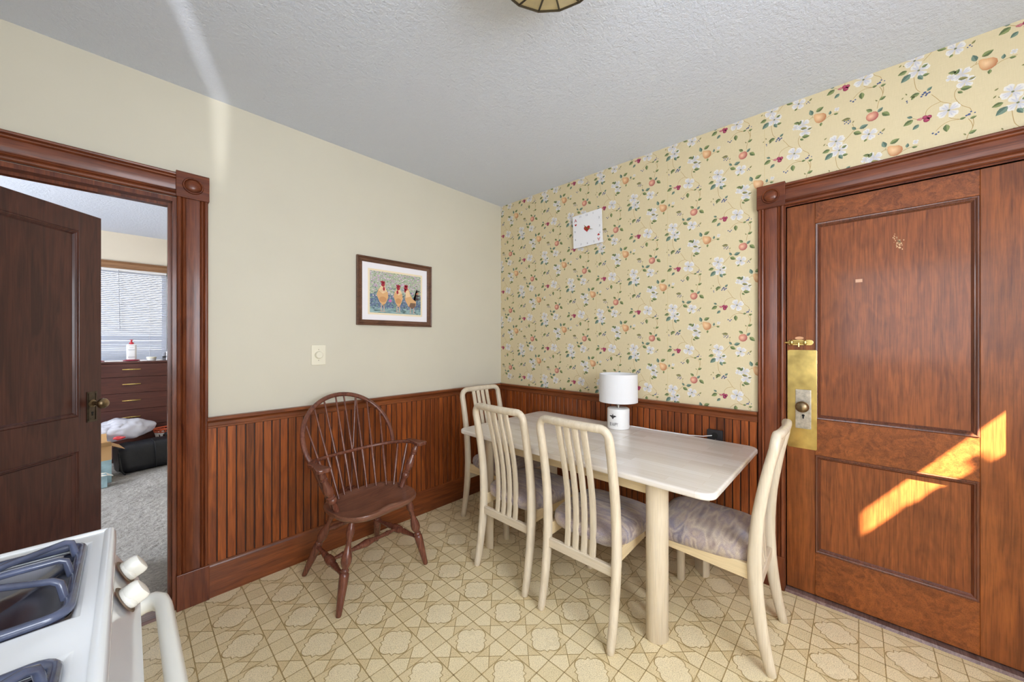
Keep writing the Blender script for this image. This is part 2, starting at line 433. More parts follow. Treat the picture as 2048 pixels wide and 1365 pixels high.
def window(name, corners, axis):
    (a0, a1, z0, z1, d0, d1) = corners
    def bx(mb, a, b, c, d, e, f):
        return mb.box(a, b, e, f, c, d) if axis == 'y' else mb.box(e, f, a, b, c, d)
    w = setting(name); f = MB(); k = .05
    for a, b, c, d in ((a0, a0 + k, z0, z1), (a1 - k, a1, z0, z1), (a0, a1, z0, z0 + k), (a0, a1, z1 - k, z1)): bx(f, a, b, c, d, d0, d1)
    obj('window_frame', f, M['plain_white'], w)
    return w
window('window_2', (WX0, WX1, WZ0, WZ1, -3.78, -3.72), 'y')
sh = setting('window_5'); mb = MB()
mb.box(TX0, -.6275, -3.705, -3.70, TZ0, TZ1); mb.box(-.431, TX1, -3.705, -3.70, TZ0, TZ1); mb.box(-.6275, -.431, -3.705, -3.70, TZ0, 2.003); mb.box(-.6275, -.431, -3.705, -3.70, 2.178, TZ1); obj('sun_slot_panel', mb, M['plain_white'], sh)  # unseen panel added to trim the sunlight down to a slot
mb = MB(); mb.prism([(x, -3.7035, z) for x, z in ((-.6278, 2.0), (-.6278, 2.0652), (-.5663, 2.0643), (-.5733, 2.0884), (-.5437, 2.0527), (-.5168, 2.0596), (-.4988, 2.0388), (-.4788, 2.0288), (-.4892, 2.096), (-.4673, 2.0829), (-.4547, 2.0293), (-.4518, 2.0156), (-.4333, 2.0125), (-.4333, 2.0))], (0, .002, 0)); obj('leaf_shadow_mask', mb, plain('mask_green', S(84, 110, 60), .6), sh)  # unseen flat leaf outline, added to notch the sun patch on the door
mb = MB(); mb.box(-3.6, -.97, -5.4, -3.8, 2.3, 2.36); mb.box(-4.1, -3.2, -4.6, -2.0, 2.3, 2.36); mb.box(-6.6, -5.0, -1.2, 2.8, 2.2, 2.26); obj('sun_blocker', mb, M['plain_white'], kind='structure')  # unseen slabs added outside to keep the sun out of the other windows
window('window_3', (-3.3, -2.2, 1.05, 2.1, -3.18, -3.12), 'x')  # unseen side window, added for its light

# ------------------------------------------------------------------ right wall with printed wallpaper
DRY0, DRY1, DRH = -2.868, -2.118, 2.0
def build_paper():
    mb = MB(); base = S(220, 204, 167)
    mb.col = base
    mb.box(0, .12, -3.8, DRY0, 0, H); mb.box(0, .12, DRY1, 0.0, 0, H); mb.box(0, .12, DRY0, DRY1, DRH, H)
    G = [S(138, 148, 98), S(122, 144, 128), S(158, 150, 100)]; GD = [S(98, 112, 74), S(92, 114, 102), S(120, 118, 78)]
    def put(u, v): return (u, v)
    feats = FEATS()
    def emit(pts, col, z):
        # pts in metres (u right, v up) -> wall plane x=-z ; u = -y
        if all(p[1] > H - .002 or p[1] < .88 for p in pts): return
        cu = sum(p[0] for p in pts) / len(pts); cv = sum(p[1] for p in pts) / len(pts)
        if cu < -.0 or cu > 3.66 or cv > H + .02: return
        if -DRY1 < cu < -DRY0 and cv < DRH: return
        pts = [(max(u, .001), min(v, H - .001)) for u, v in pts]
        if -DRY1 - .01 < cu < -DRY0 + .01: pts = [(u, max(v, DRH + .012)) for u, v in pts]
        mb.col = col if not isinstance(col, list) else col[:len(pts)]
        mb.poly([(-z, -u, v) for u, v in pts])
    def fan(c, pts, cc, ec, z):
        n_ = len(pts)
        for i in range(n_):
            emit([c, pts[i], pts[(i + 1) % n_]], [cc, ec if not isinstance(ec, list) else ec[i], ec if not isinstance(ec, list) else ec[(i + 1) % n_]], z)
    PU, PV = 1.740, 1.900
    for i in range(-8, 9):
        for j in range(-4, 5):
            ou = PU + i * .2575; ov = PV - i * .2555 + j * .511
            if not (-.25 < ou < 3.9 and .5 < ov < H + .5): continue
            rnd = random.Random(i * 31 + j * 7)
            for f in feats:
                k = f[0]
                if k == 'V':
                    p = [(ou + f[1 + 2 * q] / 1000, ov + f[2 + 2 * q] / 1000) for q in range((len(f) - 1) // 2)]
                    # smooth
                    sm = []
                    for a in range(len(p) - 1):
                        p0 = p[max(a - 1, 0)]; p1 = p[a]; p2 = p[a + 1]; p3 = p[min(a + 2, len(p) - 1)]
                        for s_ in (0, .33, .67):
                            sm.append(tuple(.5 * (2 * p1[d] + (p2[d] - p0[d]) * s_ + (2 * p0[d] - 5 * p1[d] + 4 * p2[d] - p3[d]) * s_ ** 2 + (3 * p1[d] - p0[d] - 3 * p2[d] + p3[d]) * s_ ** 3) for d in (0, 1)))
                    sm.append(p[-1])
                    for a in range(len(sm) - 1):
                        d = V((sm[a + 1][0] - sm[a][0], sm[a + 1][1] - sm[a][1])); 
                        if d.length < 1e-6: continue
                        n_ = V((-d.y, d.x)).normalized() * .0009
                        emit([(sm[a][0] - n_.x, sm[a][1] - n_.y), (sm[a + 1][0] - n_.x, sm[a + 1][1] - n_.y), (sm[a + 1][0] + n_.x, sm[a + 1][1] + n_.y), (sm[a][0] + n_.x, sm[a][1] + n_.y)], S(182, 150, 98), .0003)
                elif k == 'L':
                    a = V((ou + f[1] / 1000, ov + f[2] / 1000)); b = V((ou + f[3] / 1000, ov + f[4] / 1000)); ci = f[5]
                    d = b - a; n_ = V((-d.y, d.x)) * (.30 if ci != 2 else .24)
                    up = [a + d * t_ + n_ * w_ for t_, w_ in ((.15, .6), (.38, 1), (.65, .8), (.85, .38))]
                    dn = [a + d * t_ - n_ * w_ for t_, w_ in ((.85, .38), (.65, .8), (.38, 1), (.15, .6))]
                    emit([tuple(a)] + [tuple(q) for q in up] + [tuple(b)], G[ci], .0009)
                    emit([tuple(b)] + [tuple(q) for q in dn] + [tuple(a)], GD[ci], .0009)
                elif k == 'F':
                    cx, cy = ou + f[1] / 1000, ov + f[2] / 1000; R_ = f[3] * .00058
                    for p in range(4):
                        a0 = p * PI / 2 + rnd.uniform(-.12, .12) + .5
                        pts = []
                        for a in range(-3, 4):
                            an = a0 + a * .205; rr_ = R_ * (1.04 - .13 * abs(a) ** 1.3 / 2 - (.13 if a == 0 else 0) + rnd.uniform(-.04, .04))
                            pts.append((cx + rr_ * math.cos(an), cy + rr_ * math.sin(an)))
                        g_ = S(196, 194, 204); w_ = S(232, 227, 220)
                        c0 = (cx, cy)
                        for q in range(len(pts) - 1):
                            emit([c0, pts[q], pts[q + 1]], [g_, w_, w_], .0005 + .00003 * p)
                        for dv in (-.22, .2):
                            an = a0 + dv; emit([(cx + R_ * .2 * math.cos(an), cy + R_ * .2 * math.sin(an)), (cx + R_ * .62 * math.cos(an + .09), cy + R_ * .62 * math.sin(an + .09)), (cx + R_ * .8 * math.cos(an), cy + R_ * .8 * math.sin(an)), (cx + R_ * .6 * math.cos(an - .08), cy + R_ * .6 * math.sin(an - .08))], S(200, 199, 212), .00068)
                    if f[4]:
                        emit([(cx + .0042 * math.cos(a * PI / 4), cy + .0036 * math.sin(a * PI / 4)) for a in range(8)], S(120, 124, 92), .0008)
                elif k in 'BC':
                    cx, cy = ou + f[1] / 1000, ov + f[2] / 1000; R_ = f[3] * .00034 if k == 'B' else f[3] * .00050
                    c0, c1 = (S(98, 114, 160), S(66, 80, 122)) if k == 'B' else ((S(196, 96, 122), S(142, 40, 78)) if not f[4] else (S(216, 150, 150), S(184, 104, 112)))
                    n_ = 8
                    fan((cx + R_ * .2, cy + R_ * .25), [(cx + R_ * math.cos(a * 2 * PI / n_), cy + R_ * math.sin(a * 2 * PI / n_)) for a in range(n_)], c0, c1, .0010 + .00002 * (f[1] % 7))
            # pear: neck up to the left, leaning body
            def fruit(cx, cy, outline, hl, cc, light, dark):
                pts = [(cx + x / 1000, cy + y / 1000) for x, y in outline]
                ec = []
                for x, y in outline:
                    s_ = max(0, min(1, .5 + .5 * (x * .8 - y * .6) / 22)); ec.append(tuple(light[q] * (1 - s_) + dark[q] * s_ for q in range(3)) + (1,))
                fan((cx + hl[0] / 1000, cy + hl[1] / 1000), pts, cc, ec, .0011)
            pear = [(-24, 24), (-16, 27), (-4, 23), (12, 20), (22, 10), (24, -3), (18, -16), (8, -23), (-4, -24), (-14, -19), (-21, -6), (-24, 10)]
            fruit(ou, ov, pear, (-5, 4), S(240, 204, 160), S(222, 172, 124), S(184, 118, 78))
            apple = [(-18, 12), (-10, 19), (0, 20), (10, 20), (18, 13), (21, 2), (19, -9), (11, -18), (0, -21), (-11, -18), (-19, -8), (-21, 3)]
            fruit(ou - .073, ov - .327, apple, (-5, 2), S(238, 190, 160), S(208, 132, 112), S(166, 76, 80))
    mb.col = S(206, 184, 128)
    for k in range(-3, 4):      # paper seams
        u = 2.025 + .515 * k
        if 0 < u < 3.6: emit([(u - .0006, .9), (u + .0006, .9), (u + .0006, H), (u - .0006, H)], S(204, 182, 126), .0002)
    return obj('wall_right', mb, M['paper'], kind='structure', color=True)
def FEATS():
    L = [(-30,26,-39,55,1),(-16,36,14,50,0),(5,-25,2,-43,0),(36,0,39,19,1),(51,-3,68,-7,0),(-81,8,-104,14,0),(-86,-2,-73,18,0),(-77,-24,-50,-29,2),(-49,-39,-30,-35,2),(-71,-67,-40,-73,0),(-78,-75,-64,-86,0),(-73,-192,-56,-190,0),(-46,-200,-28,-196,0),(-50,-261,-28,-252,0),(-56,-264,-63,-255,2),(-73,-303,-93,-287,0),(-55,-315,-38,-298,1),(-41,-322,-16,-345,0),(-128,-365,-142,-349,1),(-116,-366,-86,-357,1),(-136,-376,-108,-392,0),(-90,-424,-101,-434,0),(-42,-409,-31,-397,2),(80,-179,98,-171,0),(37,-172,8,-180,0),(47,-191,18,-218,1),(70,-209,83,-232,1),(82,-215,103,-216,0),(15,-116,26,-109,2),(12,-145,20,-136,2),(25,-143,28,-150,2),(74,-287,45,-294,0),(59,-293,49,-307,0),(95,-288,110,-275,1),(36,-280,32,-270,2),(20,-292,26,-284,2),(53,-386,36,-377,1),(55,-396,25,-413,0),(72,-423,53,-440,1),(-109,-199,-107,-231,0),(-146,-305,-179,-303,2),(-140,-329,-134,-320,2)]
    F = [(-102,-142,62,1),(59,-139,58,1),(71,-187,60,1),(-84,-404,52,1),(-67,-7,50,0),(-57,-44,48,0),(-96,-9,28,0),(62,16,18,0)]
    B = [(-48,-182,13),(-55,-184,10),(-43,-173,9),(-33,-181,7),(89,-292,14),(83,-298,11),(95,-300,12),(102,-297,11),(79,-305,10),(92,-306,9),(-146,-222,10),(-137,-229,11),(-130,-223,9),(-168,-310,8),(-161,-317,9),(-154,-312,8),(-148,-321,9),(-167,-322,8),(-154,-326,9),(-147,-314,7),(-46,-411,9),(-52,-417,7),(-41,-418,7),(36,-306,9),(37,-313,7)]
    C = [(76,-402,13,1),(70,-401,9,1),(89,-399,16,0),(101,-402,17,0),(94,-412,20,0)]
    W = [(-63,3,-44,8,-32,14,-16,11),(16,-16,32,-6,51,-2,70,-1),(-71,-53,-84,-69,-86,-91,-79,-114,-65,-139,-46,-157,-42,-173),(-102,-169,-94,-180,-73,-191),(-73,-192,-98,-188,-120,-197,-137,-215),(-50,-199,-42,-217,-39,-239,-48,-258,-53,-273,-57,-297),(-38,-201,-36,-222,-39,-239),(-90,-355,-111,-362,-133,-366,-150,-384,-172,-408),(-128,-365,-136,-349,-139,-333),(57,-208,59,-233,64,-264,76,-284),(108,-309,121,-329,134,-351,148,-362,162,-372),(134,-351,111,-357,98,-367,92,-379,91,-398),(-32,13,-28,23),(53,-389,70,-401),(-67,-312,-69,-303)]
    return [('V',) + x for x in W] + [('F',) + x for x in F] + [('L',) + x for x in L] + [('B',) + x for x in B] + [('C',) + x for x in C]
build_paper()

# ------------------------------------------------------------------ wainscot, rails, baseboards, casings
def boards(name, a0, a1, wall):
    mb = MB(); n_ = max(1, round((a1 - a0) / .0402)); w = (a1 - a0) / n_
    def bx(a, b, d0, d1, z0, z1):
        if wall == 'L': mb.box(a, b, -d1, -d0, z0, z1)
        else: mb.box(-d1, -d0, a, b, z0, z1)
    for i in range(n_):
        a = a0 + i * w
        mb.cur = 0; bx(a + .0028, a + w - .0028, .0, .014, .16, .87)
    mb.cur = 1; bx(a0, a1, .0, .008, .16, .87)
    return obj(name, mb, [M['wainscot'], M['groove']], kind='structure', bevel=.0018, seg=1)
boards('trim_1', -2.098, -.014, 'L'); boards('trim_2', -1.995, 0, 'R')
def profile_run(name, prof, wall, a0, a1, mat, parent=None, kind='structure'):
    """prof: (depth, z) points; runs along the wall"""
    mb = MB()
    if wall == 'L': mb.prism([(a0, -d, z) for d, z in prof], (a1 - a0, 0, 0))
    else: mb.prism([(-d, a0, z) for d, z in prof], (0, a1 - a0, 0))
    return obj(name, mb, mat, parent, smooth=30, kind=kind)
rail = [(0, .856), (.015, .856), (.02, .859), (.02, .866), (.017, .870), (.017, .884), (.022, .892), (.03, .897), (.034, .899), (.034, .910), (.03, .914), (0, .914)]
profile_run('trim_3', rail, 'L', -2.098, -.0, M['base_x']); profile_run('trim_4', rail, 'R', -1.995, -.0, M['base_y'])
bb = [(0, 0), (.022, 0), (.022, .150), (.019, .160), (.016, .166), (.016, .172), (0, .175)]
profile_run('baseboard_left', bb, 'L', -2.098, 0, M['base_x']); profile_run('baseboard_right', bb, 'R', -1.995, 0, M['base_y'])
CP = [(0, 0), (0, .02), (.004, .025), (.010, .027), (.015, .024), (.018, .017), (.023, .023), (.028, .021), (.032, .016), (.036, .018), (.084, .018), (.087, .015), (.091, .021), (.096, .023), (.101, .017), (.105, .023), (.111, .024), (.116, .02), (.116, 0)]
def casing(name, wall, inner_a, sgn, H0, top_len, edge):
    """architrave round a doorway: two legs, head, corner blocks with a raised boss, plinth blocks"""
    root = setting(name)
    def Pt(a, d, z): return (a, -d, z) if wall == 'L' else (-d, a, z)
    def leg(a_in, s_):
        mb = MB(); mb.prism([Pt(a_in + s_ * w, d, .173) for w, d in CP], (0, 0, H0 + .004 - .173)); obj('side_casing', mb, M['trim_z'], root, smooth=30)
        mb = MB(); a, b = sorted((a_in - s_ * .002, a_in + s_ * .121))
        if wall == 'L': mb.box(a, b, -.03, 0, 0, .173)
        else: mb.box(-.03, 0, a, b, 0, .173)
        obj('plinth_block', mb, M['trim_z'], root, bevel=.002)
    def block(a_in, s_):
        c = a_in + s_ * .058; mb = MB(); w = .062
        if wall == 'L': mb.box(c - w, c + w, -.032, 0, H0 + .004, H0 + .128); o = (c, -.032, H0 + .066); ax = (0, -1, 0)
        else: mb.box(-.032, 0, c - w, c + w, H0 + .004, H0 + .128); o = (-.032, c, H0 + .066); ax = (-1, 0, 0)
        b = obj('corner_block', mb, M['trim_x' if wall == 'L' else 'trim_y'], root, bevel=.002)
        mb = MB().lathe([(.040, -.002), (.040, .001), (.037, .006), (.034, .006), (.031, .001), (.030, .002), (.024, .008), (.012, .0115), (0, .012)], o, 32, ax)
        obj('raised_boss', mb, M['trim_x' if wall == 'L' else 'trim_y'], b, smooth=50)
    a2 = inner_a + -sgn * top_len
    for a_in, s_ in ((inner_a, sgn), (a2, -sgn)):
        leg(a_in, s_); block(a_in, s_)
    lo, hi = sorted((inner_a, a2)); lo += .004; hi -= .004
    mb = MB(); mb.prism([Pt(lo, d, H0 + .004 + w) for w, d in CP], V(Pt(hi, 0, 0)) - V(Pt(lo, 0, 0))); obj('head_casing', mb, M['trim_x' if wall == 'L' else 'trim_y'], root, smooth=30)
    return root
r_ = casing('trim_5', 'L', DX1 - .005, 1, DH - .002, DX1 - DX0 - .01, 0)
# jamb lining of the open doorway
mb = MB(); mb.box(DX1 - .02, DX1, -.004, .13, 0, DH); mb.box(DX0, DX0 + .02, -.004, .13, 0, DH); mb.box(DX0 + .02, DX1 - .02, -.004, .13, DH - .02, DH)
mb.box(DX1 - .034, DX1 - .02, .045, .08, 0, DH - .02); mb.box(DX0 + .02, DX1 - .034, .045, .08, DH - .034, DH - .02)
obj('door_jamb', mb, M['trim_z'], r_)
mb = MB(); mb.prism([(DX0 + .02, -.03, 0), (DX0 + .02, -.02, .012), (DX0 + .02, .10, .014), (DX0 + .02, .13, .004), (DX0 + .02, .13, 0)], (DX1 - DX0 - .04, 0, 0)); obj('threshold', mb, M['threshold'], r_)
r2 = casing('trim_6', 'R', DRY1 + .004, 1, DRH + .002, DRY1 - DRY0 + .008, 0)
mb = MB(); mb.box(-.004, .12, DRY1, DRY1 + .012, 0, DRH + .01); mb.box(-.004, .12, DRY0 - .012, DRY0, 0, DRH + .01); mb.box(-.004, .12, DRY0, DRY1, DRH, DRH + .012); obj('door_jamb', mb, M['trim_z'], r2)
mb = MB(); mb.prism([(-.022, DRY0, 0), (-.016, DRY0, .012), (.06, DRY0, .016), (.10, DRY0, .016), (.10, DRY0, 0)], (0, DRY1 - DRY0, 0)); obj('threshold', mb, M['threshold'], r2)
mb = MB(); mb.box(.125, .14, DRY0 - .05, DRY1 + .05, 0, DRH + .05); obj('wall_outer', mb, M['groove'], kind='structure')

# ------------------------------------------------------------------ panelled doors (local: x along width from the hinge, y out of the seen face = -y, z up)
def panel_door(name, w, h, loc, rz, m_stile, m_rail, m_panel, m_mould, th=.04):
    d = setting(name, loc, rz); st = .114
    zs = ((.215, .705), (.885, h - .105))
    f = MB(); f.cur = 0
    f.box(0, st, 0, th, 0, h); f.box(w - st, w, 0, th, 0, h)
    f.cur = 1
    for a, b in ((0, zs[0][0]), (zs[0][1], zs[1][0]), (zs[1][1], h)): f.box(st, w - st, .0004, th, a, b)
    obj('stiles_and_rails', f, [m_stile, m_rail], d, bevel=.0015, seg=1)
    for z0, z1 in zs:
        obj('panel', MB().box(st - .005, w - st + .005, .012, th - .012, z0 - .005, z1 + .005), m_panel, d)
        mo = MB(); pr = [(0, .011), (0, .001), (.003, -.002), (.007, -.001), (.011, .004), (.014, .0035), (.018, .008), (.022, .0115)]
        c = [(st, z0), (w - st, z0), (w - st, z1), (st, z1)]; di = [(1, 1), (-1, 1), (-1, -1), (1, -1)]
        rings = [[(cx + dx * a, y, cz + dz * a) for a, y in pr] for (cx, cz), (dx, dz) in zip(c, di)]
        b = len(mo.v); n_ = len(pr)
        for r in rings: mo.v += r
        for k in range(4):
            for i in range(n_ - 1):
                mo.face((b + k * n_ + i, b + k * n_ + i + 1, b + ((k + 1) % 4) * n_ + i + 1, b + ((k + 1) % 4) * n_ + i))
        obj('panel_moulding', mo, m_mould, d, smooth=40)
    return d
def knob_mb(o, ax, R=.028):
    return MB().lathe([(.021, 0), (.021, .004), (.012, .008), (.010, .030), (.014, .036), (R * .8, .041), (R, .052), (R * .97, .060), (R * .75, .068), (R * .4, .072), (0, .073)], o, 24, ax)
def escutcheon(parent, x, z, mat_plate, mat_knob, w=.052, h=.165, y=0):
    p = MB().box(x - w / 2, x + w / 2, y - .004, y, z - h / 2, z + h / 2); pl = obj('lock_plate', p, mat_plate, parent, bevel=.003)
    rim = MB()
    for a, b, c, d in ((x - w / 2 + .005, x + w / 2 - .005, z + h / 2 - .012, z + h / 2 - .008), (x - w / 2 + .005, x + w / 2 - .005, z - h / 2 + .008, z - h / 2 + .012), (x - w / 2 + .006, x - w / 2 + .009, z - h / 2 + .012, z + h / 2 - .012), (x + w / 2 - .009, x + w / 2 - .006, z - h / 2 + .012, z + h / 2 - .012)): rim.box(a, b, y - .0065, y - .003, c, d)
    obj('plate_rim', rim, mat_plate, pl)
    k = MB().lathe([(.006, 0), (.006, .001)], (x, y - .0042, z - .032), 14, (0, -1, 0)); k.box(x - .003, x + .003, y - .0052, y - .004, z - .048, z - .032); obj('keyhole', k, M['keyhole'], pl)
    obj('door_knob', knob_mb((x, y - .003, z + .018), (0, -1, 0)), mat_knob, parent, smooth=50)
# left door: hinge at (-2.985,.10), swings into the bedroom
ld = panel_door('door_1', .79, 1.97, (-2.995, .088, .016), math.atan2(.752, .659), M['door_l'], M['door_l'], M['door_l'], M['door_l'], .036)
escutcheon(ld, .79 - .052, .925, M['dark_metal'], M['old_brass'])
# right door: face at x=0.006; local +x runs from the latch edge towards the hinges (-y)
rd = panel_door('door_2', .744, 1.975, (.006, DRY1 - .003, .022), -PI / 2, M['door_r'], M['door_rh'], M['door_rp'], M['mould'])
pp = MB(); pp.prism([(x, -.0025, z) for x, z in rrect(.003, .122, .728, 1.232, .006, 3)], (0, .0025, 0)); obj('push_plate', pp, M['brass'], rd, bevel=.0008)
escutcheon(rd, .068, .93, M['pewter'], M['old_brass'], w=.064, h=.2, y=-.0025)
b_ = MB(); b_.prism([(x, -.004, z) for x, z in rrect(.004, .108, 1.256, 1.284, .013, 4)], (0, .004, 0)); sb = obj('slide_bolt', b_, M['brass'], rd, bevel=.001)
b_ = MB().tube([(-.012, -.010, 1.270), (.085, -.010, 1.270)], .0055, 10); b_.tube([(.05, -.012, 1.268), (.05, -.014, 1.248)], .0035, 8)
for x in (.02, .075): b_.tube([(x, -.002, 1.258), (x, -.015, 1.262), (x, -.017, 1.270), (x, -.015, 1.278), (x, -.002, 1.282)], (.0022, .006), 8, nrm=(0, 0, 1))
obj('bolt_bar', b_, M['brass'], sb, smooth=True)
b_ = MB(); b_.prism([(.052 + .018 * math.cos(a * .524), -.0006, 1.293 + .008 * math.sin(a * .524)) for a in range(12)], (0, .0006, 0)); obj('chipped_paint', b_, plain('bare_wood_chip', S(214, 160, 118), .7), rd)
b_ = MB().box(.262, .286, .0112, .012, 1.557, 1.572); obj('tape_scrap', b_, plain('old_tape', S(206, 160, 130), .5), rd)
b_ = MB(); rn = random.Random(3)
for i in range(46):
    z = 1.725 + rn.gauss(0, .017); x = .402 + (1.725 - z) * .18 + rn.gauss(0, .0055); s_ = rn.uniform(.0008, .0028)
    b_.poly([(x + s_ * math.cos(a * 1.05) * rn.uniform(.6, 1.2), .0112, z + s_ * 1.5 * math.sin(a * 1.05)) for a in range(6)])
obj('paint_flecks', b_, plain('bare_wood_fleck', S(222, 184, 140), .7), rd)
for z in (.25, 1.0, 1.70):
    hb = MB().tube([(.748, -.006, z - .045), (.748, -.006, z + .045)], .006, 10); hb.box(.740, .748, -.001, .002, z - .045, z + .045); obj('hinge', hb, M['lead'], rd)

# ------------------------------------------------------------------ framed picture
def picture():
    x0, x1, z0, z1 = -1.341, -.767, 1.407, 1.868; w, h = x1 - x0, z1 - z0
    p = thing('framed_picture', (x0, 0, z0), 0, 'wood framed rooster print hanging on the cream wall', 'picture')
    pr = [(0, 0), (0, -.020), (.005, -.024), (.010, -.021), (.013, -.016), (.017, -.020), (.027, -.017), (.033, -.011), (.037, -.010), (.037, -.004)]
    c = [(0, 0, 1, 1), (w, 0, -1, 1), (w, h, -1, -1), (0, h, 1, -1)]; mo = MB(); n_ = len(pr)
    for cx, cz, dx, dz in c: mo.v += [(cx + dx * a, y, cz + dz * a) for a, y in pr]
    for k in range(4):
        for i in range(n_ - 1): mo.face((k * n_ + i, k * n_ + i + 1, ((k + 1) % 4) * n_ + i + 1, ((k + 1) % 4) * n_ + i))
    obj('frame', mo, M['frame_x'], p, smooth=35)
    a0, a1, b0, b1 = .09, .483, .087, .372
    obj('mat_board', MB().box(.03, w - .03, -.0075, -.004, .03, h - .03), M['mat_board'], p)
    obj('inner_mat', MB().box(a0 - .013, a1 + .013, -.0082, -.007, b0 - .013, b1 + .013), M['cream_mat'], p)
    mb = MB(); W_, H_ = a1 - a0, b1 - b0; rn = random.Random(5)
    def P(u, v, z): return (a0 + min(1, max(0, u)) * W_, -.0084 - z, b0 + min(1, max(0, v)) * H_)
    def blob(u, v, ru, rv, col, z, n=14, rot=0):
        mb.col = col; q = []
        for i in range(n):
            t_ = 2 * PI * i / n; a, b = ru * math.cos(t_), rv * math.sin(t_)
            q.append(P(u + a * math.cos(rot) - b * math.sin(rot), v + (a * math.sin(rot) + b * math.cos(rot)), z))
        mb.poly(q)
    def shape(pts, col, z): mb.col = col; mb.poly([P(u, v, z) for u, v in pts])
    for i, (v0, v1, cc) in enumerate(((0, .14, S(150, 178, 178)), (.14, .45, S(104, 122, 146)), (.45, 1, S(176, 184, 160)))): shape([(0, v0), (1, v0), (1, v1), (0, v1)], cc, 0)
    top = [S(206, 178, 204), S(190, 150, 186), S(150, 172, 138), S(196, 204, 180), S(222, 206, 216), S(128, 150, 116), S(170, 190, 168)]
    bot = [S(92, 112, 148), S(112, 150, 152), S(128, 160, 138), S(84, 92, 132), S(140, 150, 176), S(70, 90, 104)]
    for i in range(1500):
        u, v = rn.random(), .1 + .9 * rn.random(); k = rn.random() < (v - .3) * 2.5
        blob(u, v, rn.uniform(.008, .022), rn.uniform(.008, .017), rn.choice(top if k else bot), .0001 + i * 2.6e-7, 5, rn.uniform(0, 3))
    for i in range(120): blob(rn.random(), rn.uniform(0, .1), rn.uniform(.02, .04), .006, rn.choice([S(160, 188, 190), S(136, 170, 168), S(120, 150, 160)]), .0005, 6)
    tan, tan2, brown, red, pink, dark = S(222, 174, 122), S(238, 206, 164), S(170, 124, 86), S(168, 36, 56), S(206, 176, 160), S(70, 58, 60)
    z = .0006
    def rooster(u, fs, bw, hy, by):
        shape([(u - bw, by + .02), (u - bw * .7, by + .16), (u - .035, hy - .10), (u + .035, hy - .10), (u + bw * .8, by + .1), (u + bw * .9, by - .02), (u + bw * .5, by - .16), (u + .01, by - .24), (u - bw * .5, by - .15)], tan, z)
        shape([(u - bw * .65, by + .13), (u - .03, hy - .06), (u + .03, hy - .06), (u + bw * .7, by + .12), (u, by + .06)], tan2, z + .0001)
        for k in range(5): shape([(u - bw * .5 + k * bw * .25, by + .1), (u - .02 + k * .01, hy - .12), (u - bw * .45 + k * bw * .25, by + .1)], brown, z + .00015)
        blob(u, by - .08, bw * .6, .07, S(204, 150, 100), z + .0001)
        blob(u + .005 * fs, hy - .04, .036, .05, red, z + .0002); blob(u + .02 * fs, hy - .14, .02, .05, red, z + .0002)
        shape([(u - .04, hy), (u - .045, hy + .045), (u - .02, hy + .035), (u - .005, hy + .06), (u + .012, hy + .036), (u + .035, hy + .045), (u + .04, hy - .01)], red, z + .0002)
        shape([(u + .03 * fs, hy - .04), (u + .065 * fs, hy - .055), (u + .03 * fs, hy - .07)], S(216, 184, 120), z + .0003)
        blob(u + .012 * fs, hy - .03, .005, .008, dark, z + .0003, 6)
        for d in (-.03, .02):
            shape([(u + d - .008, .05), (u + d + .008, .05), (u + d + .012, by - .2), (u + d - .008, by - .2)], pink, z); shape([(u + d - .03, .035), (u + d + .035, .03), (u + d, .06)], pink, z)
    rooster(.235, 1, .115, .73, .41); rooster(.535, -1, .095, .68, .40)
    u = .80   # third bird turned to the left, dark tail to the right
    for k, (du, dv) in enumerate(((.19, .62), (.17, .56), (.20, .5), (.14, .6), (.19, .42))): shape([(u + .02, .3), (u + .1, dv + .03), (u + du, dv), (u + .1, dv - .05), (u + .05, .26)], dark if k % 2 == 0 else S(196, 120, 90), z + .00005)
    shape([(u - .13, .36), (u - .12, .56), (u - .1, .66), (u - .06, .66), (u - .02, .5), (u + .03, .40), (u + .1, .34), (u + .09, .22), (u + .02, .16), (u - .06, .2)], tan, z + .0001)
    shape([(u - .02, .30), (u + .09, .30), (u + .08, .2), (u + .02, .15), (u - .05, .2)], S(120, 92, 74), z + .0002)
    shape([(u - .12, .42), (u - .115, .6), (u - .06, .62), (u - .02, .46)], tan2, z + .0002)
    blob(u - .115, .66, .036, .06, red, z + .0003); shape([(u - .15, .70), (u - .14, .755), (u - .11, .74), (u - .08, .75), (u - .07, .69)], red, z + .0003); blob(u - .13, .6, .018, .05, red, z + .0003)
    for d in (-.02, .05): shape([(u + d - .008, .05), (u + d + .008, .05), (u + d + .01, .19), (u + d - .008, .19)], pink, z); shape([(u + d - .03, .03), (u + d + .03, .03), (u + d, .055)], pink, z)
    blob(.375, .31, .03, .035, S(204, 116, 182), z); shape([(.33, .2), (.36, .26), (.345, .2)], S(150, 190, 150), z)
    obj('print', mb, M['print'], p, color=True)
picture()

# ------------------------------------------------------------------ dimmer switch, clock, outlet, ceiling lamp
d = thing('dimmer_switch', (-1.571, 0, 1.215), 0, 'ivory rotary dimmer switch on the cream wall left of the picture', 'switch')
mb = MB(); mb.prism([(x, -.006, z) for x, z in rrect(-.041, .041, -.061, .061, .004, 3)], (0, .006, 0)); obj('wall_plate', mb, M['plate'], d, bevel=.0025)
obj('knob', MB().lathe([(.023, 0), (.0225, .006), (.020, .016), (.018, .018), (0, .018)], (0, -.006, 0), 24, (0, -1, 0)), M['plate'], d, smooth=40)
for z in (-.033, .033): obj('screw', MB().lathe([(.0032, 0), (.0026, .0012), (0, .0014)], (0, -.006, z), 10, (0, -1, 0)), M['pewter'], d)

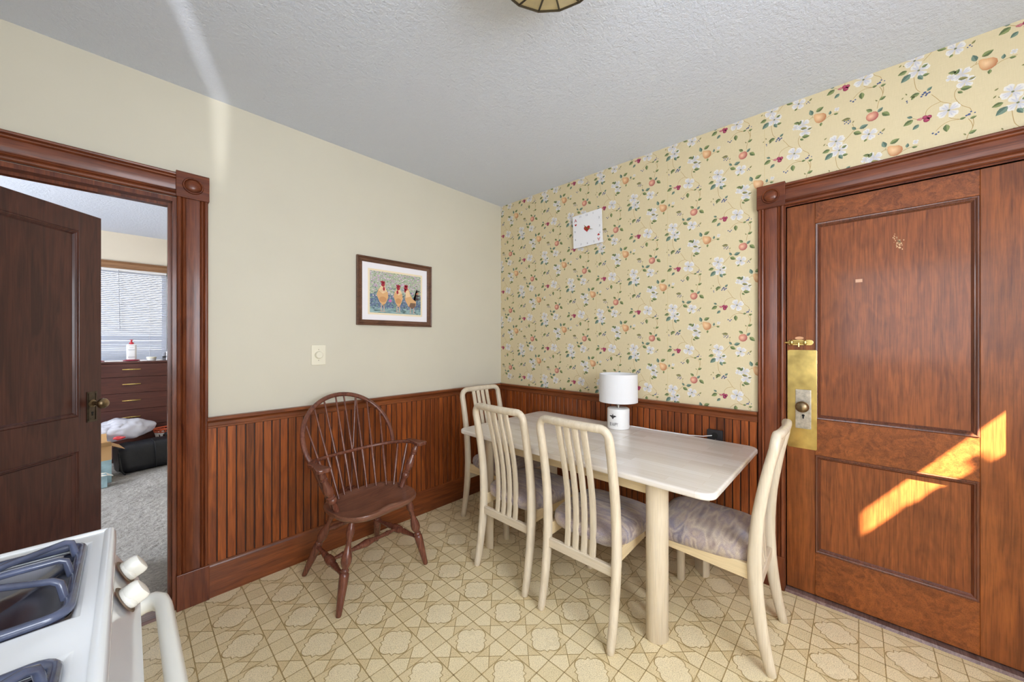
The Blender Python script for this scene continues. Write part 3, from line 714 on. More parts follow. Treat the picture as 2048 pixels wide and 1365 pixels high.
def clock():
    c = thing('wall_clock', (-.001, -.932, 2.132), 0, 'square white ace of hearts playing card clock on the floral wallpaper', 'clock')
    c.rotation_euler = (math.radians(-2), 0, 0)
    b = .1235
    obj('card_face', MB().box(-.024, -.016, -b, b, -b, b), M['white_board'], c, bevel=.0012)
    obj('movement_box', MB().box(-.016, -.002, -.03, .03, -.03, .03), M['black_plastic'], c)
    def mat(u, v, z=0, s=1, rot=0): return M4.Translation((-.0243 - z, -u, v)) @ M4(((0, 0, -1, 0), (-1, 0, 0, 0), (0, 1, 0, 0), (0, 0, 0, 1))) @ M4.Rotation(rot, 4, 'Z')
    pos = {'12': (0, .105), '1': (.055, .105), '2': (.103, .06), '3': (.105, 0), '4': (.105, -.05), '5': (.055, -.105), '6': (0, -.105), '7': (-.055, -.105), '8': (-.103, -.06), '9': (-.105, 0), '11': (-.055, .105)}
    for k, (u, v) in pos.items(): obj('numeral', text_mb(k, .02, mat(u, v)), M['print_grey'], c)
    def heart(s): return [(s * 16 * math.sin(t_) ** 3 / 16, s * (13 * math.cos(t_) - 5 * math.cos(2 * t_) - 2 * math.cos(3 * t_) - math.cos(4 * t_)) / 16) for t_ in [2 * PI * i / 28 for i in range(28)]]
    def hmesh(u, v, s, flip=1, z=.0): m_ = mat(u, v, z); mb = MB(); mb.prism([tuple(m_ @ V((x, y * flip, 0))) for x, y in heart(s)], (-.0006, 0, 0)); return mb
    for u, v, r in ((-.097, .085, 0), (.095, -.094, PI)):
        obj('corner_index', text_mb('A', .034, mat(u, v, 0, 1, r)), M['red_print'], c)
        obj('corner_heart', hmesh(u, v - .032 * (1 if r == 0 else -1), .009, 1 if r == 0 else -1), M['red_print'], c)
    obj('heart', hmesh(0, .004, .026), M['red_print'], c)
    for ang, L_, w in ((math.radians(125), .040, .003), (math.radians(-18), .058, .0022)):
        mb = MB(); m_ = mat(0, .004, .003, 1, ang); mb.prism([tuple(m_ @ V(q)) for q in ((-.012, -w, 0), (L_ * .7, -w * .7, 0), (L_, 0, 0), (L_ * .7, w * .7, 0), (-.012, w, 0))], (-.0008, 0, 0)); obj('hand', mb, M['gold'], c)
    obj('hub', MB().lathe([(.004, 0), (.004, .005), (0, .006)], (-.0245, 0, .004), 12, (-1, 0, 0)), M['gold'], c)
clock()

o_ = thing('wall_outlet', (-.014, -1.79, .735), 0, 'black electrical outlet box on the wainscot behind the table', 'outlet')
mb = MB(); mb.prism([(-.0, y, z) for y, z in rrect(-.041, .041, -.057, .05, .006, 3)], (-.022, 0, 0)); obj('cover', mb, M['black_plastic'], o_, bevel=.004)
obj('socket_face', MB().lathe([(.017, 0), (.017, .002), (0, .002)], (-.022, 0, .018), 20, (-1, 0, 0)), M['keyhole'], o_)
obj('screw', MB().lathe([(.004, 0), (.003, .0015), (0, .0016)], (-.022, -.005, -.004), 10, (-1, 0, 0)), M['steel'], o_)

def ceiling_lamp():
    L_ = thing('ceiling_light', (-1.54, -1.757, 2.40), 0, 'cream stained glass panelled ceiling light with dark leading', 'ceiling light')
    n = 16; r, zb, zt, rt = .176, -.055, .12, .07
    gp = None
    A = [2 * PI * (i + .28) / n for i in range(n + 1)]
    P = lambda a, rr, z: V((rr * math.cos(a), rr * math.sin(a), z))
    for up in (False, True):
        proto = None
        for i in range(n):
            a0, a1 = A[i], A[i + 1]; z2, r2_ = (zt, rt) if up else (zb, .02)
            q = [P(a0, r, 0), P(a1, r, 0), P(a1, r2_, z2), P(a0, r2_, z2)]
            mb = MB(); nn = (q[1] - q[0]).cross(q[2] - q[0]).normalized() * .003; mb.prism([tuple(x) for x in q], tuple(nn)); obj('glass_panel', mb, M['art_glass'], L_)
    ld_ = MB()
    for i in range(n):
        for z2, r2_ in ((zt, rt), (zb, .018)): ld_.tube([P(A[i], r, 0), P(A[i], r2_, z2)], .0032, 6)
    ld_.tube([P(a, r, 0) for a in A[:-1]], .0048, 6, closed=True, nrm=(0, 0, 1)); ld_.tube([P(a, rt, zt) for a in A[:-1]], .004, 6, closed=True, nrm=(0, 0, 1))
    obj('leading', ld_, M['lead'], L_)
    obj('canopy', MB().lathe([(.075, .118), (.08, .128), (.075, .139), (0, .1395)], (0, 0, 0), 28), M['lead'], L_, smooth=40)
    obj('finial', MB().lathe([(0, -.075), (.008, -.07), (.012, -.062), (.02, -.055), (.02, -.05)], (0, 0, 0), 16), M['lead'], L_, smooth=40)
ceiling_lamp()

# ------------------------------------------------------------------ dining table
def table():
    x0, x1, y0, y1, zt = -.912, -.058, -2.012, -.522, .735
    ox, oy = (x0 + x1) / 2, (y0 + y1) / 2
    T = thing('dining_table', (ox, oy, 0), 0, 'bleached maple dining table with butcher block top and round legs', 'table')
    hx, hy = (x1 - x0) / 2, (y1 - y0) / 2
    s1, s2 = -1.10 - oy, -1.40 - oy
    full = rrect(-hx, hx, -hy, hy, .055, 8)
    def slab(lo, hi):
        pts = [(x, y) for x, y in full if lo <= y <= hi]
        if lo > -hy: pts += []
        q = []
        # clip polygon to lo..hi
        def clip(pl, val, keep):
            out = []
            for i in range(len(pl)):
                a, b = pl[i], pl[(i + 1) % len(pl)]; ka, kb = keep(a[1]), keep(b[1])
                if ka: out.append(a)
                if ka != kb:
                    t_ = (val - a[1]) / (b[1] - a[1]); out.append((a[0] + t_ * (b[0] - a[0]), val))
            return out
        q = clip(clip(full, lo, lambda y: y >= lo - 1e-9), hi, lambda y: y <= hi + 1e-9)
        return MB().prism([(x, y, zt - .027) for x, y in q], (0, 0, .027))
    g = .0016
    for nm, lo, hi in (('table_top', -hy, s2 - g), ('extension_leaf', s2 + g, s1 - g), ('table_top', s1 + g, hy)):
        o = obj(nm, slab(lo, hi), M['block'], T)
        b = o.modifiers.new('bevel', 'BEVEL'); b.width = .0085 if False else .009; b.segments = 4; b.limit_method = 'WEIGHT'
        bm = bmesh.new(); bm.from_mesh(o.data); lay = bm.edges.layers.float.get('bevel_weight_edge') or bm.edges.layers.float.new('bevel_weight_edge')
        for e in bm.edges:
            a_, b_ = e.verts[0].co, e.verts[1].co
            flat = abs(a_.z - b_.z) < 1e-6
            seam = all(abs(v_.co.y - s1) < .003 or abs(v_.co.y - s2) < .003 for v_ in e.verts)
            e[lay] = 1.0 if flat and not seam else 0.0
        bm.to_mesh(o.data); bm.free()
    lx = (-.778 - ox, -.165 - ox); ly = (-1.752 - oy, -.705 - oy)
    za, zb = .622, .708
    for nm, a in (('x', lx[0]), ('x', lx[1])): obj('apron', MB().box(a - .011, a + .011, ly[0], ly[1], za, zb), M['maple_y'], T, bevel=.003)
    for a in ly: obj('apron', MB().box(lx[0], lx[1], a - .011, a + .011, za, zb), M['maple_x'], T, bevel=.003)
    for x in lx:
        for y in ly:
            d = V((math.copysign(1, x - .012), math.copysign(1, y), 0)).normalized(); p = V((-d.y, d.x, 0))
            sec = [(.0475 * math.cos(PI * i / 18), .006 + .038 * math.sin(PI * i / 18)) for i in range(19)] + [(-.0465, -.004), (-.042, -.009), (.042, -.009), (.0465, -.004)]
            c_ = V((x, y, 0)); obj('leg', MB().rings([[c_ + p * (a * k) + d * (b * k) + V((0, 0, z)) for a, b in sec] for k, z in ((.9, 0), (1, .006), (1, .708))]), M['maple_z'], T, smooth=40)
table()

# ------------------------------------------------------------------ table lamp
def lamp():
    o = V((-.178, -1.262, .735)); L_ = thing('table_lamp', tuple(o), 0, 'white ceramic table lamp with drum shade and bee motif on the table', 'lamp')
    r = .070
    ba = obj('base', MB().lathe([(.001, .0), (.064, 0), (.069, .004), (r, .010), (r, .122), (.0685, .129), (.064, .132), (.0, .133)], n=48), M['white_ceramic'], L_, smooth=40)
    D = V((-.897, -.442, 0)).normalized(); Rr = V((-D.y, D.x, 0)) * -1
    Rr = V((.442, -.897, 0)).normalized()
    def wrap(mb, a0, z0):
        out = MB(); out.f = mb.f; out.m = mb.m; out.c = mb.c
        for x, y, z in mb.v:
            a = a0 + x / r; out.v.append(tuple((D * math.cos(a) + Rr * math.sin(a)) * (r + .0003 + z) + V((0, 0, z0 + y))))
        return out
    sx = M4.Diagonal((.62, 1.5, 1, 1))
    obj('lettering', wrap(text_mb('BE HAPPY', .021, sx, .0002), -.42, .034), M['print_black'], ba)
    bee = MB()
    def ell(cx, cy, a, b, rot, z=.0001):
        bee.poly([(cx + a * math.cos(t_) * math.cos(rot) - b * math.sin(t_) * math.sin(rot), cy + a * math.cos(t_) * math.sin(rot) + b * math.sin(t_) * math.cos(rot), z) for t_ in [2 * PI * i / 14 for i in range(14)]])
    ell(0, -.003, .0065, .012, .15); ell(.001, .011, .004, .004, 0)
    for s_ in (-1, 1): ell(s_ * .013, .004, .0105, .0042, s_ * -.15); ell(s_ * .009, -.002, .007, .003, s_ * .5)
    for s_ in (-1, 1): ell(s_ * .004, .018, .0006, .004, s_ * -.5)
    obj('bee_motif', wrap(bee, -.50, .083), M['print_black'], ba)
    obj('neck', MB().lathe([(.010, .130), (.010, .150), (.008, .152), (.008, .230), (0, .231)], n=18), M['steel'], L_, smooth=40)
    R = .119; z0, z1 = .173, .352
    sh = MB(); n = 56
    sh.rings([[(rr * math.cos(2 * PI * i / n), rr * math.sin(2 * PI * i / n), z) for i in range(n)] for rr, z in ((R + .002, z0), (R, z1), (R - .002, z1), (R, z0))], closed=True)
    s_ = obj('shade', sh, M['linen'], L_, smooth=40)
    sp = MB()
    for k in range(3):
        a = k * 2 * PI / 3 + .4; sp.tube([(.012 * math.cos(a), .012 * math.sin(a), .232), ((R - .001) * math.cos(a), (R - .001) * math.sin(a), .232)], .0016, 6)
    sp.lathe([(.014, .230), (.014, .234)], n=14); obj('shade_spider', sp, M['steel'], s_)
    obj('bulb', MB().lathe([(.012, .231), (.014, .245), (.028, .275), (.030, .290), (.022, .310), (.008, .318), (0, .319)], n=20), M['white_ceramic'], L_, smooth=True)
    q = [(.068, -.012, .004), (.095, -.05, .003), (.098, -.11, .003), (.094, -.2, .003), (.104, -.3, .003), (.110, -.40, .003), (.128, -.47, .006), (.140, -.515, .016)]
    obj('power_cord', MB().tube(q, .0026, 8), M['white_plastic'], L_, smooth=True)
lamp()

# ------------------------------------------------------------------ dining chairs
def dining_chair():
    C_ = thing('dining_chair', (-.735, -1.463, 0), -PI / 2, 'maple dining chair on the long side of the table, nearest the camera', 'chair', 'maple dining chairs round the table')
    X = .184
    prof = [(-.262, 0), (-.249, .05), (-.235, .12), (-.220, .21), (-.210, .30), (-.205, .40), (-.207, .50), (-.216, .60), (-.231, .70), (-.250, .80), (-.268, .88), (-.276, .945)]
    def yz(z):
        for (y0, z0), (y1, z1) in zip(prof, prof[1:]):
            if z0 <= z <= z1: return y0 + (y1 - y0) * (z - z0) / (z1 - z0)
        return prof[-1][0]
    zj = .34; top = .932
    for s in (-1, 1):
        zs = [0, .004, .03, .07, .12, .18, .24, .30, zj]
        rad = [(.012, .013), (.0155, .017), (.0165, .0185), (.017, .020), (.0172, .0215), (.0175, .023), (.018, .0245), (.018, .0255), (.018, .026)]
        obj('leg', MB().tube([(s * X, yz(z), z) for z in zs], rad, 14, nrm=(1, 0, 0), sq=.8), M['maple_z'], C_, smooth=50)
    # upper frame: posts and crest in one bent loop
    path = []; rad = []
    zs = [zj, .40, .47, .54, .61, .68, .75, .81, .86, top - .052]
    for z in zs: path.append((-X, yz(z), z)); rad.append((.0195, .026 - .009 * max(0, (z - .4) / .5)))
    rc = .045; yt = yz(top)
    for k in range(1, 6):
        a = PI - PI / 2 * k / 6; path.append((-X + rc + rc * math.cos(a), yz(top - rc + rc * math.sin(a)), top - rc + rc * math.sin(a))); rad.append((.018, .017))
    for x in (-X + rc, -.09, 0, .09, X - rc): path.append((x, yt - .012 * (1 - (x / X) ** 2), top)); rad.append((.0185, .0165))
    m_ = [(-x, y, z) for x, y, z in path[:len(zs) + 5]][::-1]; path += m_; rad += rad[:len(zs) + 5][::-1]
    obj('back_frame', MB().tube(path, rad, 14, nrm=(1, 0, 0), sq=.85), M['maple_z'], C_, smooth=50)
    lo = .315
    for x in (-.0675, -.0225, .0225, .0675):
        zz = [lo, .38, .45, .52, .60, .68, .76, .84, top - .008]; y_off = lambda z: -.012 * (1 - (x / X) ** 2) * max(0, (z - .4) / .53) + .012 * math.sin(max(0, min(1, (z - lo) / (top - lo))) * PI)
        obj('slat', MB().tube([(x * (1 - .0 * z), yz(z) + y_off(z), z) for z in zz], (.0148, .007), 10, nrm=(1, 0, 0), sq=.45), M['maple_z'], C_, smooth=50)
    obj('back_rail', MB().box(-X, X, yz(.31) - .011, yz(.31) + .011, .292, .336), M['maple_x'], C_, bevel=.004)
    for s in (-1, 1):
        mb = MB(); mb.prism([(s * .186, -.205, .342), (s * .186, .205, .362), (s * .186, .205, .412), (s * .186, -.205, .404)], (-s * .02, 0, 0)); obj('seat_rail', mb, M['maple_y'], C_, bevel=.003)
        lg = MB(); lg.tube([(s * .186, .19, 0), (s * .186, .19, .004), (s * .186, .19, .12), (s * .186, .19, .405)], [(.013, .016), (.0155, .0185), (.0165, .020), (.0185, .022)], 14, nrm=(1, 0, 0), sq=.6); obj('leg', lg, M['maple_z'], C_, smooth=50)
    obj('seat_rail', MB().box(-.186, .186, .187, .205, .362, .411), M['maple_x'], C_, bevel=.003)
    # cushion
    cu = MB(); n = 44; rings = []
    def outl(t_, s):
        c, d = math.cos(t_), math.sin(t_); e = .42
        x = math.copysign(abs(c) ** e, c); y = math.copysign(abs(d) ** e, d)
        wx = .203 + .012 * (y > 0) * abs(y) - .012 * (y < 0) * abs(y)
        return (x * wx * s, .008 + y * .212 * s)
    for s, z in ((.90, .388), (.975, .402), (1.0, .424), (.985, .447), (.94, .459), (.85, .469), (.68, .477), (.45, .482), (.2, .484), (.02, .4845)):
        rings.append([(*outl(2 * PI * i / n, s), z) for i in range(n)])
    cu.rings(rings); obj('seat_cushion', cu, M['cloth'], C_, smooth=60)
    return C_
c0 = dining_chair()
dup(c0, (-.722, -.977, 0), -PI / 2, 'maple dining chair on the long side of the table, nearer the walnut armchair')
dup(c0, (-.476, -.528, 0), PI, 'maple dining chair at the far end of the table in the room corner')
dup(c0, (-.478, -1.885, 0), .02, 'maple dining chair seen edge on beside the brass plated door')

# ------------------------------------------------------------------ windsor armchair
def windsor():
    Wc = thing('windsor_armchair', (-1.458, -.402, 0), math.atan2(-.994, .11) - PI / 2, 'dark walnut bow back windsor armchair against the wainscot', 'armchair')
    m = M['windsor']
    # local: +Y forward ; +X is the sitter's right
    zs = .442; n = 56
    def outl(t_, s):
        c, d = math.cos(t_), math.sin(t_)
        e = .72; x = math.copysign(abs(c) ** e, c) * .226; y = math.copysign(abs(d) ** e, d)
        y = y * .205 if y > 0 else y * .185
        if d > 0: y -= .014 * math.exp(-(c / .22) ** 2) * 0 + .012 * (1 - abs(c)) * (abs(c) < .999) * math.cos(c * 3)
        return (x * s, .05 + y * s)
    rings = [[(*outl(2 * PI * i / n, .80), zs - .040) for i in range(n)], [(*outl(2 * PI * i / n, .93), zs - .032) for i in range(n)], [(*outl(2 * PI * i / n, .99), zs - .018) for i in range(n)], [(*outl(2 * PI * i / n, 1), zs - .008) for i in range(n)], [(*outl(2 * PI * i / n, .985), zs) for i in range(n)]]
    for s in (.93, .86, .78, .68, .55, .4, .25, .1, .01):
        r_ = []
        for i in range(n):
            x, y = outl(2 * PI * i / n, s)
            dip = .016 * (1 - s ** 3) if y < .16 else .016 * (1 - s ** 3) * max(0, 1 - (y - .16) / .09)
            pom = .010 * math.exp(-(x / .05) ** 2) * max(0, (y - .02) / .22)
            rim = .0 if y > -.06 else .004 * (s > .8)
            r_.append((x, y, zs - dip + pom + rim))
        rings.append(r_)
    mb = MB().rings(rings); obj('seat', mb, M['windsor_seat'], Wc, smooth=50)
    LEG = [(0, .012), (.04, .0135), (.09, .018), (.14, .020), (.18, .0165), (.215, .0115), (.235, .0145), (.25, .0115), (.28, .0125), (.34, .019), (.40, .0245), (.45, .0250), (.49, .019), (.515, .0135), (.53, .0195), (.545, .0195), (.555, .015), (.57, .0215), (.60, .0225), (.64, .0225), (.8, .0185), (.94, .0145), (.985, .0135), (1, .011)]
    legs = [((-.165, .15, zs - .03), (-.262, .192, 0)), ((.165, .15, zs - .03), (.255, .190, 0)), ((-.125, -.075, zs - .03), (-.232, -.262, 0)), ((.125, -.075, zs - .03), (.215, -.262, 0))]
    for a, b in legs: obj('leg', MB().turned(a, b, LEG), m, Wc, smooth=50)
    at = lambda L_, t_: V(L_[0]) + (V(L_[1]) - V(L_[0])) * t_
    ST = [(0, .008), (.04, .0125), (.08, .0115), (.10, .0095), (.2, .011), (.34, .0165), (.38, .013), (.42, .0205), (.5, .0235), (.58, .0205), (.62, .013), (.66, .0165), (.8, .011), (.90, .0095), (.92, .0115), (.96, .0125), (1, .008)]
    s1 = (at(legs[0], .60), at(legs[2], .58)); s2 = (at(legs[1], .60), at(legs[3], .58))
    for a, b in (s1, s2): obj('stretcher', MB().turned(a, b, ST), m, Wc, smooth=50)
    MS = [(0, .007), (.14, .0115), (.17, .0145), (.2, .0115), (.3, .010), (.42, .016), (.5, .0215), (.58, .016), (.7, .010), (.8, .0115), (.83, .0145), (.86, .0115), (1, .007)]
    obj('stretcher', MB().turned((s1[0] + s1[1]) / 2, (s2[0] + s2[1]) / 2, MS), m, Wc, smooth=50)
    obj('stretcher', MB().turned(at(legs[2], .36), at(legs[3], .36), MS), m, Wc, smooth=50)
    # arm rail
    half = [(-.292, .075, .683), (-.288, .02, .680), (-.276, -.04, .674), (-.250, -.095, .667), (-.205, -.14, .660), (-.14, -.17, .655), (-.07, -.186, .652)]
    path = half + [(0, -.190, .651)] + [(-x, y, z) for x, y, z in half[::-1]]
    ar = MB().tube(path, [(.0095, .017)] * len(path), 12, nrm=(0, 0, 1), sq=.6); a_ = obj('arm_rail', ar, m, Wc, smooth=50)
    for s in (-1, 1):
        hd = [(-.017, -.06), (-.02, -.02), (-.024, .02), (-.032, .05), (-.035, .075), (-.028, .088), (-.014, .092), (0, .09), (.014, .092), (.028, .088), (.035, .075), (.03, .05), (.022, .02), (.017, -.02), (.016, -.06)]
        mb = MB(); mb.prism([(s * .290 + x, .045 + y, .673) for x, y in hd], (0, 0, .021)); obj('arm_hand', mb, m, a_, bevel=.006, seg=3)
    PO = [(0, .011), (.06, .0125), (.12, .017), (.17, .0175), (.2, .013), (.215, .018), (.235, .018), (.25, .0125), (.3, .014), (.42, .0215), (.5, .0235), (.56, .019), (.62, .013), (.635, .0195), (.655, .0195), (.67, .015), (.69, .0205), (.74, .0215), (.78, .0165), (.80, .0125), (.9, .015), (1, .013)]
    for s in (-1, 1): obj('arm_post', MB().turned((s * .288, .078, .675), (s * .192, .055, zs - .006), PO), m, Wc, smooth=50)
    # bow
    def bow(ph):
        x = -.262 * math.cos(ph); z = .742 + .235 * math.sin(ph); return V((x, -.105 - .185 * (z - .655) / .32, z))
    bp = [bow(-.34 + (PI + .68) * k / 40) for k in range(41)]
    obj('back_bow', MB().tube(bp, (.0105, .0125), 12, nrm=(0, 1, 0), sq=.8), m, Wc, smooth=50)
    def bow_at(x):
        best = min(bp[6:-6], key=lambda p: abs(p.x - x) + (0 if p.z > .742 else 1)); return best
    SP = [(0, .0055), (.12, .006), (.28, .0092), (.36, .0098), (.42, .0078), (.6, .0062), (1, .0048)]
    for i in range(8):
        k = -1 + 2 * i / 7; xb = .158 * k; yb = -.118 + .075 * k * k
        t_ = bow_at(.238 * k * (1.0 - .06 * k * k)); obj('spindle', MB().turned((xb, yb, zs - .004), t_, SP, 10), m, Wc, smooth=50)
    for s in (-1, 1):
        for xb, yb, xt, yt, zt in ((.187, -.012, .262, -.075, .670), (.200, .022, .283, -.01, .677)):
            obj('spindle', MB().turned((s * xb, yb, zs - .004), (s * xt, yt, zt), [(0, .0055), (.2, .0065), (.55, .0095), (.7, .0085), (1, .006)], 10), m, Wc, smooth=50)
    mb = MB(); mb.prism([(-.03, -.12, zs - .03), (.03, -.12, zs - .03), (.045, -.20, zs - .03), (.03, -.215, zs - .03), (-.03, -.215, zs - .03), (-.045, -.20, zs - .03)], (0, 0, .024)); obj('bracing_tail', mb, m, Wc, bevel=.004)
    for s in (-1, 1): obj('brace_spindle', MB().turned((s * .022, -.195, zs - .008), bow_at(s * .095), SP, 10), m, Wc, smooth=50)
windsor()

# ------------------------------------------------------------------ gas stove
def stove():
    x0, x1, y0, y1, zt = -3.07, -2.388, -2.03, -1.272, .915
    St = thing('gas_stove', (x1, y1, 0), 0, 'white enamelled gas stove with blue grey burner grates', 'stove')
    o = V((x1, y1, 0)); X = lambda x: x - x1; Y = lambda y: y - y1
    obj('body', MB().box(X(x0), -.022, Y(y0) + .004, -.004, .08, .80), M['enamel'], St, bevel=.006)
    # cooktop with four open wells
    xs = [X(x0), X(-3.0), X(-2.755), X(-2.70), X(-2.428), 0]; ys = [Y(y0), Y(-1.955), Y(-1.695), Y(-1.592), Y(-1.335), 0]
    top = MB(); hole = {(1, 1), (1, 3), (3, 1), (3, 3)}
    for i in range(5):
        for j in range(5):
            if (i, j) in hole: continue
            top.poly([(xs[i], ys[j], zt), (xs[i + 1], ys[j], zt), (xs[i + 1], ys[j + 1], zt), (xs[i], ys[j + 1], zt)])
    bm = bmesh.new(); vs = {}
    def gv(p):
        k = tuple(round(q, 5) for q in p)
        if k not in vs: vs[k] = bm.verts.new(p)
        return vs[k]
    for f in top.f: bm.faces.new([gv(top.v[i]) for i in f])
    ex = bmesh.ops.extrude_face_region(bm, geom=list(bm.faces)); bmesh.ops.translate(bm, vec=(0, 0, -.045), verts=[g for g in ex['geom'] if isinstance(g, bmesh.types.BMVert)])
    bmesh.ops.recalc_face_normals(bm, faces=bm.faces)
    me = bpy.data.meshes.new('cooktop'); bm.to_mesh(me); bm.free(); me.materials.append(M['enamel'])
    ct = bpy.data.objects.new('cooktop', me); COL.objects.link(ct); ct.parent = St
    b = ct.modifiers.new('bevel', 'BEVEL'); b.width = .010; b.segments = 4; b.limit_method = 'ANGLE'; b.angle_limit = .6; me.polygons.foreach_set('use_smooth', [True] * len(me.polygons)); me.set_sharp_from_angle(angle=.9)
    rim = MB()
    rim.tube([(-.010, -.012, zt), (-.010, Y(y0) + .012, zt)], (.004, .007), 10, nrm=(0, 0, 1)); rim.tube([(-.012, -.010, zt), (X(x0) + .01, -.010, zt)], (.004, .007), 10, nrm=(0, 0, 1)); rim.tube([(-.012, Y(y0) + .01, zt), (X(x0) + .01, Y(y0) + .01, zt)], (.004, .007), 10, nrm=(0, 0, 1))
    obj('rim_bead', rim, M['enamel'], ct, smooth=True)
    for i, j in sorted(hole):
        a0, a1, b0, b1 = xs[i], xs[i + 1], ys[j], ys[j + 1]; cx, cy = (a0 + a1) / 2, (b0 + b1) / 2
        pan = MB(); n = 6
        def rr(ins, z, r): return [(x, y, z) for x, y in rrect(a0 + ins, a1 - ins, b0 + ins, b1 - ins, r, n)]
        circ = lambda rad, z: [(cx + rad * math.cos(t_), cy + rad * math.sin(t_), z) for t_ in [PI / 4 * 0 + math.atan2(y - cy, x - cx) for x, y in rrect(a0 + .02, a1 - .02, b0 + .02, b1 - .02, .04, n)]]
        pan.rings([rr(-.001, zt - .006, .03), rr(.006, zt - .006, .03), rr(.016, zt - .022, .03), circ(.085, zt - .032), circ(.06, zt - .038), circ(.045, zt - .040)], cap0=False)
        dp = obj('drip_pan', pan, M['drip'], St, smooth=50)
        bu = MB().lathe([(.038, zt - .041), (.040, zt - .028), (.036, zt - .018), (.034, zt - .012), (.012, zt - .008), (0, zt - .008)], (cx, cy, 0), 28); obj('burner', bu, M['burner'], St, smooth=40)
        gr = MB(); fz = zt + .004
        gr.tube([(x, y, fz) for x, y in rrect(a0 + .002, a1 - .002, b0 + .002, b1 - .002, .022, 5)], (.0065, .0065), 10, closed=True, nrm=(0, 0, 1), sq=.8)
        tz = zt + .033
        for dx, dy in ((1, 0), (1, .66), (1, -.66), (-1, 0), (-1, .66), (-1, -.66)):
            ex_, ey = cx + dx * (a1 - a0) * .46, cy + dy * (b1 - b0) * .47; ix, iy = cx + (ex_ - cx) * .26, cy + (ey - cy) * .26
            l2 = cx + (ex_ - cx) * .93, cy + (ey - cy) * .93
            gr.tube([(ix, iy, tz - .004), (cx + (ex_ - cx) * .5, cy + (ey - cy) * .5, tz), (l2[0], l2[1], tz), (cx + (ex_ - cx) * .985, cy + (ey - cy) * .985, tz - .004), (ex_, ey, tz - .012), (ex_ + dx * .003, ey, fz)], [(.0046, .0046)] * 6, 10, nrm=(0, 0, 1), sq=.8)
        gr.tube([(cx + .035 * math.cos(t_), cy + .035 * math.sin(t_), tz - .005) for t_ in [2 * PI * i / 20 for i in range(20)]], (.005, .005), 8, closed=True, nrm=(0, 0, 1))
        obj('grate', gr, M['grate'], St, smooth=50)
    pf = MB(); pf.prism([(-.006, Y(y0) + .004, zt - .046), (.034, Y(y0) + .004, .79), (-.02, Y(y0) + .004, .79), (-.03, Y(y0) + .004, zt - .046)], (0, y1 - y0 - .008, 0)); cp = obj('control_panel', pf, M['enamel'], St, bevel=.003)
    ax = V((.079, 0, .040)).normalized()
    for i, y in enumerate((-.074, -.184, -.572, -.682)):
        k = V((.0125, y, .844)); 
        obj('grease_stain', MB().lathe([(.026, 0), (.025, .0012)], k, 24, ax), M['soot'], cp)
        kb = MB().lathe([(.019, .001), (.020, .003), (.020, .007), (.017, .010), (.015, .011)], k, 24, ax)
        obj('control_knob', kb, M['knob_white'], St, smooth=40)
        g = MB(); u = V((0, 1, 0)); w = ax.cross(u); R_ = M4.Rotation(.5, 3, ax)
        pts = [(a, b) for a, b in rrect(-.0145, .0145, -.021, .021, .012, 5)]
        rings = [[tuple(k + R_ @ (u * a * s_ + w * b * s_) + ax * h) for a, b in pts] for s_, h in ((.9, .005), (1, .008), (1, .018), (.95, .023), (.82, .0265), (.55, .0275))]
        g.rings(rings); obj('control_knob', g, M['knob_white'], St, smooth=40)
    od = obj('oven_door', MB().box(-.02, .026, Y(y0) + .008, -.008, .245, .782), M['enamel'], St, bevel=.006)
    obj('oven_window', MB().box(.025, .0275, -.58, -.178, .36, .64), M['black_plastic'], od, bevel=.001)
    hy0, hy1 = -.052, Y(y0) + .052
    hp = [(.026, hy0, .752), (.040, hy0 - .001, .757), (.054, hy0 - .008, .760), (.064, hy0 - .024, .760), (.067, hy0 - .05, .760), (.069, (hy0 + hy1) / 2, .760), (.067, hy1 + .05, .760), (.064, hy1 + .024, .760), (.054, hy1 + .008, .760), (.040, hy1 + .001, .757), (.026, hy1, .752)]
    obj('door_handle', MB().tube(hp, [(.017, .013)] * len(hp), 14, nrm=(0, 0, 1), sq=.7), M['knob_white'], od, smooth=50)
    obj('storage_drawer', MB().box(-.02, .018, Y(y0) + .008, -.008, .09, .238), M['enamel'], St, bevel=.005)
    obj('back_guard', MB().box(X(x0), X(x0) + .05, Y(y0), 0, zt - .03, zt + .14), M['enamel'], St, bevel=.01)
    for x in (X(x0) + .05, -.08):
        for y in (-.06, Y(y0) + .06): obj('foot', MB().lathe([(.02, 0), (.02, .01), (.012, .012), (.012, .081)], (x, y, 0), 14), M['black_plastic'], St)
stove()
# ------------------------------------------------------------------ bedroom beyond the open door
BY = 3.75; BX0, BX1 = -4.9, -.9
n = 90
mb = MB(); mb.box(BX0, BX1, .12, BY, -.06, .0)
rn = random.Random(11); b0 = len(mb.v); NX, NY = 70, 110
from mathutils import noise as MN
gx0, gx1, gy0, gy1 = -3.6, -1.6, .125, 3.6
for j in range(NY + 1):
    for i in range(NX + 1):
        x = gx0 + (gx1 - gx0) * i / NX; y = gy0 + (gy1 - gy0) * j / NY
        e = min(1, i / 3, (NX - i) / 3, j / 2, (NY - j) / 3)
        mb.v.append((x, y, .001 + .014 * e * (.6 + .9 * MN.noise(V((x * 9, y * 9, 0))) * .5 + rn.random() * .5)))
for j in range(NY):
    for i in range(NX):
        a = b0 + j * (NX + 1) + i; mb.face((a, a + 1, a + NX + 2, a + NX + 1))
obj('floor_carpet', mb, M['carpet'], kind='structure')
obj('ceiling_bedroom', MB().box(BX0 - .1, BX1 + .1, .12, BY + .1, H, H + .1), M['ceiling'], kind='structure')
WA, WB, WL, WH = -3.45, -2.035, 1.0, 2.135
